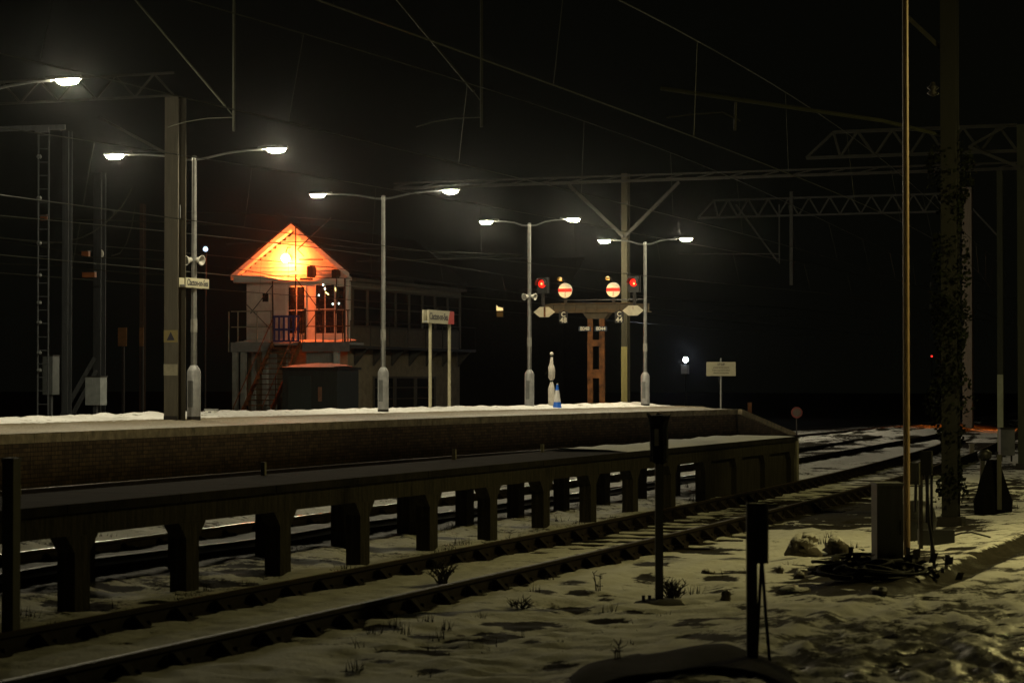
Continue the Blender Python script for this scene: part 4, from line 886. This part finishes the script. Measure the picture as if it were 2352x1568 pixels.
# ------------------------------------------------------------------ trackside objects on the right
def covered_signal():
    p = onground(1514, 1386); root = thing('covered_post', 'dark square trackside post with a bagged head and blank plate', 'post', p); hw = .028; n = -fw
    MB().obox(p + UP * .45, rt * wpx(p, 9), n * .035, UP * .85).build('post', M('dull_post', (.05, .048, .035), .7, var=.3, streak=True), root)
    zt = zat(p, 953); zb = zat(p, 1052); c_ = Vector((p.x, p.y, (zt + zb) / 2)); w_ = wpx(p, 20)
    MB().obox(c_, rt * w_ * .8, n * .09, UP * (zt - zb) / 2).build('head', black, root)
    bag = MB(); rows = [(1.30, -.02), (1.45, .0), (1.12, -.05), (1.0, -.14), (1.05, -.26), (1.0, -.40), (.95, -.43)]; k = 16; vs = []
    r_ = random.Random(3)
    for s_, dz in rows:
        for j in range(k):
            a = 2 * math.pi * j / k; f = s_ * (1 + .10 * r_.uniform(-1, 1)); vs.append(Vector((p.x, p.y, zt + dz + .02 * r_.uniform(-1, 1))) + rt * w_ * f * math.cos(a) + n * .13 * f * math.sin(a))
    bag.add(vs, [(i * k + j, i * k + (j + 1) % k, (i + 1) * k + (j + 1) % k, (i + 1) * k + j) for i in range(len(rows) - 1) for j in range(k)]); bag.add(vs[:k], [tuple(range(k))])
    bag.build('bag_cover', M('black_bag', (.005, .005, .0045), .9, var=.4, bump=.8, spec=.04), root)
    z0, z1 = zat(p, 1022), zat(p, 984); MB().obox(Vector((p.x, p.y, (z0 + z1) / 2)) - rt * wpx(p, 8) + n * .155, rt * wpx(p, 5), n * .003, UP * (z1 - z0) / 2).build('blank_plate', M('dull_plate', (.20, .19, .15), .6), root)
    
    for px, lab in ((1478, 'left short bolt stub in the dark soil by the bagged post'), (1492, 'right short bolt stub in the dark soil by the bagged post')): q = onground(px, 1384); tag(MB().tube(q - UP * .05, q + UP * .07, .016, 6).build('bolt_stub', dark), lab, 'bolt')
    b = MB(); b.blob(p + UP * .0, wpx(p, 56), .28, .05, 18, 6, .12, 4); tag(b.build('soil_mound', M('dark_soil', (.02, .018, .013), .95, bump=.6, var=.5)), 'low dark soil mound around the bagged post foot', 'soil')
covered_signal()
def plate_post(xp, y0, y1, wp, box, legs, label, mat):
    p = onground(xp, y1); n = -fw; root = thing('trackside_post', label, 'post', p, 'trackside posts with boxes'); zt = zat(p, y0); h = zt - p.z
    MB().obox(p + UP * (h / 2 - .1), rt * wpx(p, wp) / 2, n * wpx(p, wp) * .4, UP * (h / 2 + .1)).build('post', mat, root)
    x0, x1, b0, b1 = box; c_ = p + rt * wpx(p, (x0 + x1) / 2 - xp); zb, zt = zat(p, b1), zat(p, b0)
    c_ = Vector((c_.x, c_.y, (zb + zt) / 2)) + n * .04
    bx = MB().obox(c_, rt * wpx(p, x1 - x0) / 2, n * .03 - rt * .01, UP * (zt - zb) / 2).build('box', black, root)
    MB().obox(c_ + rt * (wpx(p, x1 - x0) / 2 + .006) - n * .01, rt * .005, n * .02, UP * (zt - zb) / 2).build('lit_edge_strip', M('lit_edge_colour', (.30, .29, .23), .6), bx)  # pale strip paints the side light along the right edge
    for pts in legs:
        MB().path([Vector((p.x, p.y, zat(p, yy))) + rt * wpx(p, xx - xp) + n * .03 for xx, yy in pts], wpx(p, 4), 6).build('conduit', black, root)
plate_post(1727, 1155, 1530, 24, (1740, 1760, 1155, 1292), [[(1748, 1290), (1742, 1400), (1736, 1520)], [(1750, 1290), (1757, 1400), (1768, 1535)]], 'near trackside post with a long dark box and two conduits', M('dull_post', (.05, .048, .035)))
plate_post(2115, 1060, 1262, 9, (2088, 2110, 1062, 1112), [[(2103, 1112), (2102, 1175)]], 'short dark sign box on a post behind the slim lamp pole', dark)
plate_post(2140, 1035, 1290, 6, (2114, 2139, 1035, 1090), [[(2127, 1090), (2133, 1200), (2146, 1285)], [(2130, 1090), (2128, 1200)]], 'taller dark sign box on thin legs right of the slim lamp pole', dark)
def cabinet():
    p = onground(2045, 1322); n = -fw; root = thing('trackside_cabinet', 'upright grey metal cabinet beside the slim lamp pole', 'cabinet', p); zt = zat(p, 1122); hw = wpx(p, 30); c_ = Vector((p.x, p.y, (zt + p.z) / 2 + .03)) - n * .18
    MB().obox(c_, rt * hw, n * .18, UP * (zt - p.z) / 2).build('body', M('cabinet_grey', (.10, .10, .085), .5, var=.25, scale=3, streak=True), root)
    MB().obox(c_ + n * .186, rt * hw * .88, n * .005, UP * (zt - p.z) / 2 * .92).build('door', M('cabinet_grey', (.12, .12, .105)), root)
    MB().obox(Vector((c_.x, c_.y, zt + .043)), rt * hw * 1.06, n * .2, UP * .012).build('lid', dsteel, root)
    MB().obox(c_ + rt * hw * .75 + n * .196 + UP * .02, rt * .008, n * .005, UP * .07).build('handle', dark, root)
    MB().obox(Vector((c_.x, c_.y, p.z - .02)), rt * hw * 1.05, n * .2, UP * .05).build('plinth', dark, root)
    q = onground(2106, 1238); dm = thing('wrapped_drum', 'bulging black wrapped drum just behind the grey cabinet', 'drum', q); h = zat(q, 1148) - q.z
    MB().lathe(q, [(.20, -.05), (.235, h * .2), (.255, h * .5), (.22, h * .8), (.12, h * .97), (.03, h)], 16).build('drum', black, dm); MB().lathe(q, [(.262, h * .48), (.262, h * .54)], 16).build('strap', dark, dm)
    q = onground(2150, 1250); pm_ = thing('point_motor', 'low black box with a thin rod reaching across the path', 'machine', q)
    MB().obox(q + UP * .08, rt * .20, n * .12, UP * .09).build('housing', black, pm_); MB().path([q + rt * .2 + UP * .1, q + rt * .30 + UP * .13, q + rt * .42 + UP * .14, q + rt * .65 + UP * .08], .012, 6).build('rod', dark, pm_)
    # cable heap
    cb = MB(); r_ = random.Random(9); q = onground(1985, 1330)
    for k in range(38):
        a0 = r_.uniform(0, 6.28); rr = r_.uniform(.05, .42) * r_.uniform(.6, 1); cen = q + rt * r_.uniform(-.28, .18) + fw * r_.uniform(-.3, .5)
        cb.path([cen + rt * rr * math.cos(a0 + t) * 1.2 + fw * rr * math.sin(a0 + t) + UP * (.01 + .07 * math.sin(t * .6 + k) ** 2 + k * .003) for t in np.linspace(0, r_.uniform(3, 6), 16)], .018, 6)
    tag(cb.build('cable_heap', M('matt_cable', (.010, .010, .009), .8, spec=.2)), 'tangled heap of black cable in front of the grey cabinet', 'cable')
    q = onground(2052, 1316); tag(leaves('dead_grass_clump', 260, lambda r__: (q.x + r__.gauss(0, .25), q.y - .2 + r__.gauss(0, .15), q.z + abs(r__.gauss(0, .10))), .05, M('dead_grass', (.03, .026, .015), .9), 'dark tangle of dead plants at the foot of the grey cabinet', 'plant'), kind='stuff')
cabinet()
def ground_signal():
    p = onground(2287, 1178); root = thing('covered_machine', 'ground equipment under black sheeting at the right edge of the path', 'machine', p); n = -fw; r_ = random.Random(4); k = 22; vs = []
    rows = [(1.0, 1180), (.95, 1150), (.78, 1120), (.58, 1090), (.42, 1068), (.30, 1055)]
    for s_, y in rows:
        for j in range(k):
            a = 2 * math.pi * j / k; f = s_ * (1 + .12 * r_.uniform(-1, 1)); vs.append(Vector((p.x, p.y, zat(p, y) - (.15 if y == 1180 else 0))) + rt * wpx(p, 44) * f * math.cos(a) + n * .22 * f * math.sin(a) - rt * wpx(p, 6))
    b = MB().add(vs, [(i * k + j, i * k + (j + 1) % k, (i + 1) * k + (j + 1) % k, (i + 1) * k + j) for i in range(len(rows) - 1) for j in range(k)]); b.add(vs[-k:], [tuple(range(k))]); b.build('sheeting', M('black_bag', (.005, .005, .0045), .9, var=.4, bump=.8, spec=.04), root)
    MB().obox(Vector((p.x, p.y, zat(p, 1120))) - rt * wpx(p, 30), rt * wpx(p, 5), n * .03, UP * (zat(p, 1035) - zat(p, 1170)) / 2).build('lever_post', black, root)
    MB().lathe(Vector((p.x, p.y, zat(p, 1043))) - rt * wpx(p, 25), [(.02, -.10), (.10, -.06), (.11, .03), (.05, .07)], 10).build('lever_head', black, root)
    MB().obox(Vector((p.x, p.y, zat(p, 1105))) + n * .26, rt * wpx(p, 5), n * .02, UP * (zat(p, 1040) - zat(p, 1165)) / 2).build('post', M('dull_post', (.05, .048, .035)), root)
    for px, y0, y1, wd_, lab in ((2232, 1020, 1056, 10, 'short stub post in bright snow between the ivy mast and the sheeted machine'), (1722, 925, 985, 9, 'dull red stub post at the foot of the platform ramp')):
        q = onground(px, y1) if px > 2000 else onz(px, y1, -.1); s_ = MB().obox(Vector((q.x, q.y, (q.z + zat(q, y0)) / 2)), rt * wpx(q, wd_) / 2, fw * .05, UP * (zat(q, y0) - q.z) / 2); s_.obox(Vector((q.x, q.y, zat(q, y0))), rt * wpx(q, wd_) * .6, fw * .06, UP * .02)
        tag(s_.build('stub_post', conc if px > 2000 else rust), lab, 'post')
    q = onground(2312, 1060); cbn = thing('relay_box', 'grey relay box on legs behind the sheeted machine', 'box', q)
    z0, z1 = zat(q, 1045), zat(q, 985); hw = wpx(q, 16); MB().obox(Vector((q.x, q.y, (z0 + z1) / 2)), rt * hw, fw * .15, UP * (z1 - z0) / 2).build('body', dsteel, cbn)
    for sx in (-.7, .7): MB().obox(Vector((q.x, q.y, (z0 + q.z) / 2)) + rt * hw * sx, rt * .02, fw * .02, UP * ((z0 - q.z) / 2 + .03)).build('leg', dark, cbn)
    MB().obox(Vector((q.x, q.y, z1 + .02)), rt * hw * 1.1, fw * .18, UP * .018).build('lid', dark, cbn)
ground_signal()
# near black sheet along the bottom edge
def sheet():
    pts = [(1306, 1562), (1345, 1528), (1420, 1515), (1500, 1520), (1570, 1505), (1640, 1500), (1690, 1512), (1745, 1530), (1790, 1560)]
    b = MB(); r_ = random.Random(2); n = len(pts); vs = []
    for k, (f, hz) in enumerate(((0, 0.0), (.25, .035), (.6, .05), (1.0, .03), (1.4, .0))):
        for x, y in pts:
            q = onz(x, y, -.1) - fw * f * 1.1; g_ = gz(q.x, q.y); vs.append((q.x + r_.uniform(-.04, .04), q.y + r_.uniform(-.05, .05), g_ + .012 + hz * .55 * r_.uniform(.1, 1.9)))
    b.add(vs, [(i * n + j, i * n + j + 1, (i + 1) * n + j + 1, (i + 1) * n + j) for i in range(4) for j in range(n - 1)], True)
    o = tag(b.build('black_sheet', M('black_bag', (.005, .005, .0045), .9, var=.4, bump=.8, spec=.04)), 'crumpled black sheet lying on the snow at the bottom edge', 'sheet')
    md = o.modifiers.new('sub', 'SUBSURF'); md.levels = md.render_levels = 2; md2 = o.modifiers.new('thick', 'SOLIDIFY'); md2.thickness = .02
sheet()
# rubble with snow on top
RUBBLE = M('snow_topped_rubble', (.10, .085, .06), .9, bump=.5, var=.5)
def _top_snow(m):
    nt = m.node_tree; b = nt.nodes['Principled BSDF']; src = b.inputs['Base Color'].links[0].from_socket
    g = nt.nodes.new('ShaderNodeNewGeometry'); sx = nt.nodes.new('ShaderNodeSeparateXYZ'); n = nt.nodes.new('ShaderNodeTexNoise'); n.inputs['Scale'].default_value = 9; ad = nt.nodes.new('ShaderNodeMath'); ad.operation = 'ADD'
    mr = nt.nodes.new('ShaderNodeMapRange'); mr.inputs['From Min'].default_value = 1.12; mr.inputs['From Max'].default_value = 1.28; mx = nt.nodes.new('ShaderNodeMix'); mx.data_type = 'RGBA'; L = nt.links.new
    L(g.outputs['Normal'], sx.inputs[0]); L(sx.outputs['Z'], ad.inputs[0]); L(n.outputs['Fac'], ad.inputs[1]); L(ad.outputs[0], mr.inputs['Value']); L(mr.outputs['Result'], mx.inputs['Factor']); L(src, mx.inputs['A']); mx.inputs['B'].default_value = (.74, .73, .72, 1); L(mx.outputs['Result'], b.inputs['Base Color'])
_top_snow(RUBBLE)
def rock(x0, y0, x1, y1, label, seed):
    q = onground((x0 + x1) / 2, y1); hw = wpx(q, x1 - x0) / 2; h = zat(q, y0) - q.z; r_ = random.Random(seed); b = MB(); b.blob(q + UP * h * .2, hw, hw * .8, h * .75, 11, 8, .30, seed)
    o_ = tag(b.build('rubble_stone', RUBBLE, smooth=False), label, 'stone', 'rubble stones on the snow')
    if False: c_ = MB().blob(q + UP * h * .78, hw * .6, hw * .5, h * .17, 10, 6, .25, seed + 3).build('snow_cap', capsnow, None); c_.parent = o_
for k, (a, b, c, d, lab) in enumerate([(1800, 1228, 1888, 1278, 'largest rubble stone left of the grey cabinet, snow on its top'), (1893, 1232, 1952, 1270, 'brownish angular stone between the largest stone and the cabinet'), (1608, 1306, 1642, 1318, 'flat dark stone left of the near trackside post'),
                            (1655, 1353, 1680, 1379, 'dark lump with a crosspiece just left of the near trackside post'), (1783, 1300, 1800, 1316, 'small stone right of the near trackside post'), (1822, 1310, 1850, 1328, 'small pale stone in front of the cable heap'), (2000, 1348, 2040, 1372, 'dark stone under the front of the cabinet shadow'), (1785, 1345, 1860, 1362, 'long low dark stone below the cable heap')]):
    rock(a, b, c, d, lab, k + 20)
# weeds
def weed(px, py, h, n, spread, label, name='dead_weed'):
    q = onground(px, py); b = MB(); r_ = random.Random(px)
    for i in range(n):
        a = r_.uniform(0, 6.28); t = r_.uniform(.1, 1) * spread; hh = h * r_.uniform(.45, 1); base = q + Vector((r_.uniform(-.04, .04), r_.uniform(-.04, .04), -.03)); mid = base + Vector((t * .5 * math.cos(a), t * .5 * math.sin(a), hh * .65)); end = base + Vector((t * math.cos(a), t * math.sin(a), hh))
        b.path([base, mid, end], .007, 4, .002)
        for j in range(3): e = mid.lerp(end, r_.random()); b.path([e, e + Vector((r_.uniform(-.06, .06), r_.uniform(-.06, .06), r_.uniform(.0, .07)))], .005, 4, .002)
    return tag(b.build(name, M('dead_grass', (.03, .026, .015))), label, 'weed')
weed(1017, 1343, .24, 34, .16, 'bushy dead weed standing against the near rail')
weed(1545, 1375, .20, 40, .14, 'dead weed tuft right of the bagged post foot')
weed(1195, 1378 + 20, .12, 18, .12, 'small weed tuft on open snow left of the bagged post')
weed(1380, 1370, .22, 5, .05, 'single thin dead stalk left of the bagged post')
weed(1415, 1528, .22, 3, .04, 'single thick stalk sticking up behind the black sheet')
b = MB(); r_ = random.Random(77)
def tuft(q, h, n, sp):
    for i in range(n):
        a = r_.uniform(0, 6.28); t = r_.random() * sp; p0 = q + Vector((r_.uniform(-sp, sp), r_.uniform(-sp, sp), -.02)); e = p0 + Vector((t * math.cos(a), t * math.sin(a), h * r_.uniform(.4, 1))); s_ = Vector((math.sin(a), -math.cos(a), 0)) * .006
        b.add([p0 - s_, p0 + s_, e], [(0, 1, 2)])
for i in range(330):
    y = 13 + 32 * r_.random() ** 1.3; dd = r_.choice([r_.uniform(9.8, 12.0), r_.uniform(9.8, 10.5), r_.uniform(14.2, 18), r_.uniform(5.2, 7.2)]); x = -dd - (0 if dd < 9 else float(cA(y)) - 8.68); q = Vector((x, y, gz(x, y)))
    tuft(q, r_.uniform(.02, .07) + .12 * r_.random() ** 4, r_.randint(5, 22) if dd > 9 else r_.randint(2, 7), r_.uniform(.03, .14))
for px, py in ((860, 1454), (925, 1455), (1003, 1462), (900, 1440), (980, 1440), (1030, 1450), (1230, 1360), (890, 1400), (1400, 1400), (1820, 1255), (1835, 1250), (1890, 1250), (1905, 1240), (1960, 1258), (820, 1538), (1260, 1330), (1100, 1420), (1600, 1360)):
    q = onground(px, py); tuft(q, .13, 16, .06)
tag(b.build('grass', M('dead_grass', (.03, .026, .015))), 'dead grass blades poking through the snow beside the tracks', 'grass', kind='stuff')
# snow-topped boards and boxes behind the staging
for x0_, x1_, y0_, y1_, dd, lab in ((545, 576, 1150, 1172, 18.2, 'dark lineside box with a pale snow lid seen under the staging'), (748, 768, 1128, 1152, 17.5, 'smaller dark box with a snow lid seen under the staging')):
    a = onX(x0_, y1_, -dd); c_ = onX(x1_, y1_, -dd); z = gz(a.x, a.y); zt = zat(a, y0_); r = thing('lineside_box', lab, 'box', (a.x, (a.y + c_.y) / 2, z)); wd_ = wpx(a, x1_ - x0_)
    MB().box(a.x, a.x + wd_, a.y, a.y + .3, z - .1, zt - .04).build('body', dark, r); MB().box(a.x - .02, a.x + wd_ + .02, a.y - .02, a.y + .32, zt - .038, zt).build('snow_lid', capsnow, r)
p = onX(25, 1400, -9.75); zt = zat(p, 1060); r = thing('edge_post', 'thick dark square post at the left edge near the staging', 'post', (p.x, p.y, -.2))
MB().box(p.x - .05, p.x + .05, p.y - .05, p.y + .05, -.4, zt).build('post', M('dull_post', (.05, .048, .035)), r); MB().box(p.x - .056, p.x + .056, p.y - .056, p.y + .056, zt + .001, zt + .03).build('cap', M('dull_post', (.05, .048, .035)), r)

# round speed sign and far lights
q = onz(1830, 1002, -.15); r = thing('speed_sign', 'dim round red-rimmed sign on a thin post beyond the staging', 'sign', q); c_ = Vector((q.x, q.y, zat(q, 947))); rr = wpx(q, 13)
MB().tube(q, Vector((q.x, q.y, zat(q, 940))), .03, 6).build('post', dark, r)
MB().lathe(c_ - fw * .04, [(rr, 0), (rr, .02)], 24, fw, False).build('rim', M('faded_red', (.12, .02, .015), .6), r); MB().lathe(c_ - fw * .046, [(rr * .72, 0), (rr * .72, .004)], 24, fw, False).build('face', M('dirty_face', (.06, .05, .04), .6), r)
def far_lamp(px, py, D, rad, col, st, label, post=True, name='far_lamp'):
    p = at(px, py, D); r = thing(name, label, 'lamp', Vector((p.x, p.y, -.2)), 'far lights in the dark')
    MB().tube((p.x, p.y, -.3), (p.x, p.y, p.z - rad), .05, 6).build('post', black, r); MB().blob(p, rad, rad, rad, 12, 8).build('lamp_glass', E('glow_' + str(px), col, st), r); MB().lathe(p + UP * rad * 1.05, [(rad * 1.2, 0), (rad * .5, rad * .4)], 10).build('hood', dark, r); return r, p
r, p = far_lamp(1575, 826, 120, .13, (.80, .86, 1.0), 260, 'dazzling bluish white lamp left of the STOP board')
MB().box(p.x - .22, p.x + .12, p.y - .10, p.y + .2, zat(p, 858), zat(p, 838)).build('housing', M('lamp_housing', (.6, .62, .62), .5), r)
far_lamp(1087, 690, 190, .12, (.8, 1.0, .9), 9, 'topmost of the three tiny white lights right of the signal box')
far_lamp(1085, 722, 190, .08, (.8, 1.0, .9), 3.5, 'middle faint white light right of the signal box')
far_lamp(1085, 736, 190, .11, (.8, 1.0, .9), 6, 'lowest of the three tiny white lights right of the signal box')
far_lamp(2140, 818, 150, .06, (1.0, .03, .02), 2.5, 'tiny red light low at right near the ivy mast', name='red_light')
far_lamp(472, 572, 92, .10, (.55, .75, 1.0), 2.2, 'small blue-white light beside the first lamp post')
p = at(1145, 712, 170); hs = thing('far_building', 'dark far building with one warm lit window', 'building', (p.x, p.y + 1, -.3)); dkm = M('dark_far_wall', (.03, .028, .024), .9)
MB().box(p.x - 7, p.x + 5, p.y + .3, p.y + 8, -.4, p.z + 1.5).build('wall', dkm, hs); MB().prism([(p.x - 7.3, p.y, p.z + 1.502), (p.x + 5.3, p.y, p.z + 1.502), (p.x + 5.3, p.y + 4.2, p.z + 4), (p.x - 7.3, p.y + 4.2, p.z + 4)], (0, .1, -.1)).build('roof', slate, hs)
f_ = wpx(p, 1); wn = MB().box(p.x - 9 * f_, p.x + 9 * f_, p.y + .26, p.y + .299, p.z - 17 * f_, p.z + 14 * f_).build('window', dkm, hs)
MB().prism([(p.x - 8 * f_, p.y + .25, p.z - 1 * f_), (p.x + 8 * f_, p.y + .25, p.z - 1 * f_), (p.x + 8 * f_, p.y + .25, p.z + 5 * f_), (p.x - 3 * f_, p.y + .25, p.z + 7 * f_), (p.x - 8 * f_, p.y + .25, p.z + 12 * f_)], (0, .005, 0)).build('lit_pane', E('warm_window', (1.0, .72, .28), 1.2), wn)
MB().box(p.x - 7.5 * f_, p.x + 8 * f_, p.y + .25, p.y + .255, p.z - 15 * f_, p.z - 2 * f_).build('dim_blind', E('dim_window', (1.0, .5, .12), .06), wn)
# sodium lamp far right behind the ivy mast: lights the far snow orange
p = at(2176, 880, 93); r = thing('yard_lamp', 'low orange yard lamp hidden behind the ivy mast', 'lamp post', (p.x, p.y, -.2)); MB().tube((p.x, p.y, -.3), p, .05, 8).build('post', dark, r)
MB().lathe(p, [(.26, -.16), (.22, .05), (.06, .15), (0, .16)], 14, caps=False).build('lantern', dark, r); MB().blob(p - UP * .04, .10, .10, .05, 10, 6).build('lamp_glass', E('sodium_yard', (1.0, .20, .012), 2600), r)

# ------------------------------------------------------------------ overhead wires along the tracks
def line(cf, zc, zm, y0, y1, sup, label, drop=6.0, r=.0085):
    root = thing('overhead_line', label, 'overhead wires', (-float(cf(30)), 30, zc), 'overhead lines above the tracks'); ys = np.arange(y0, y1 + .1, 2.0)
    st = lambda y: .25 * math.sin(2 * math.pi * (y - sup) / 90)
    MB().path([(-float(cf(y)) + st(y), y, zc) for y in ys], r, 5).build('contact_wire', wire_m, root)
    zz = lambda y: zm - (zm - zc) * .30 * (1 - math.cos(2 * math.pi * (y - sup) / 70)) / 2
    MB().path([(-float(cf(y)), y, zz(y)) for y in ys], r, 5).build('catenary_wire', wire_m, root)
    for y in np.arange(y0 + 3, y1, drop): MB().tube((-float(cf(y)) + st(y), y, zc), (-float(cf(y)), y, zz(y)), .004, 4).build('dropper', wire_m, root)
line(cA, 5.25, 6.6, 10, 110, 34, 'overhead wires above the near siding, crossing the upper sky')
line(cB, 5.2, 6.5, 12, 120, 42, 'overhead wires above the track behind the staging')
line(cC, 4.9, 6.2, 20, 130, 52, 'overhead wires above the track beside the platform wall', r=.010)
line(lambda Y: 31.0 + 0 * Y, 4.9, 6.0, 30, 150, 66, 'overhead wires between the platform and the signal box', r=.011)
line(lambda Y: 35.0 + 0 * Y, 4.8, 5.9, 30, 150, 72, 'overhead wires passing just in front of the signal box', r=.011)
def wires(name, D, cat, items):
    for lab, r_, pts in items: tag(MB().path([at(x, y, D) for x, y in pts], r_, 5).build(name, wire_m), lab, cat)
wires('feeder_cable', 64, 'cable', [('feeder cable looping down in a long curve left of the thick grey mast', .014, [(305, 430), (280, 475), (245, 510), (215, 532), (190, 545), (150, 555), (100, 560), (0, 545)]),
    ('short feeder cable hanging beside the round white lamp', .014, [(310, 475), (303, 520), (290, 560), (275, 582), (255, 588)]), ('upper nearly level cable among the left masts', .014, [(0, 500), (210, 505), (370, 510), (560, 520)]),
    ('middle cable passing behind the round white lamp', .014, [(0, 553), (100, 568), (200, 590), (400, 598)]), ('lowest cable among the left masts', .014, [(0, 605), (120, 610), (330, 630), (420, 632)])])
wires('span_wire', 84, 'wire', [('span wire above the signal box ridge', .013, [(430, 487), (560, 490), (760, 505), (850, 512)]), ('long span wire crossing the upper gable of the signal box', .013, [(520, 560), (700, 555), (820, 570), (1200, 585)]),
    ('span wire across the foot of the signal box gable', .013, [(470, 610), (560, 620), (640, 635), (820, 640)]), ('span wire between the signal box roof and the third lamp post', .013, [(820, 600), (1000, 595), (1190, 588)])])

# ------------------------------------------------------------------ misty night air
hz = MB().box(-320, 160, -12, 440, -2.5, 16).build('haze', bpy.data.materials.new('night_mist'))
hz['kind'] = 'stuff'; m = hz.data.materials[0]; m.cycles.volume_sampling = 'EQUIANGULAR'; m.cycles.homogeneous_volume = True; m.use_nodes = True; nt = m.node_tree; nt.nodes.clear()
vo = nt.nodes.new('ShaderNodeVolumePrincipled'); vo.inputs['Color'].default_value = (.85, .87, .9, 1); vo.inputs['Density'].default_value = .00011; vo.inputs['Anisotropy'].default_value = .97
ou = nt.nodes.new('ShaderNodeOutputMaterial'); nt.links.new(vo.outputs[0], ou.inputs['Volume'])
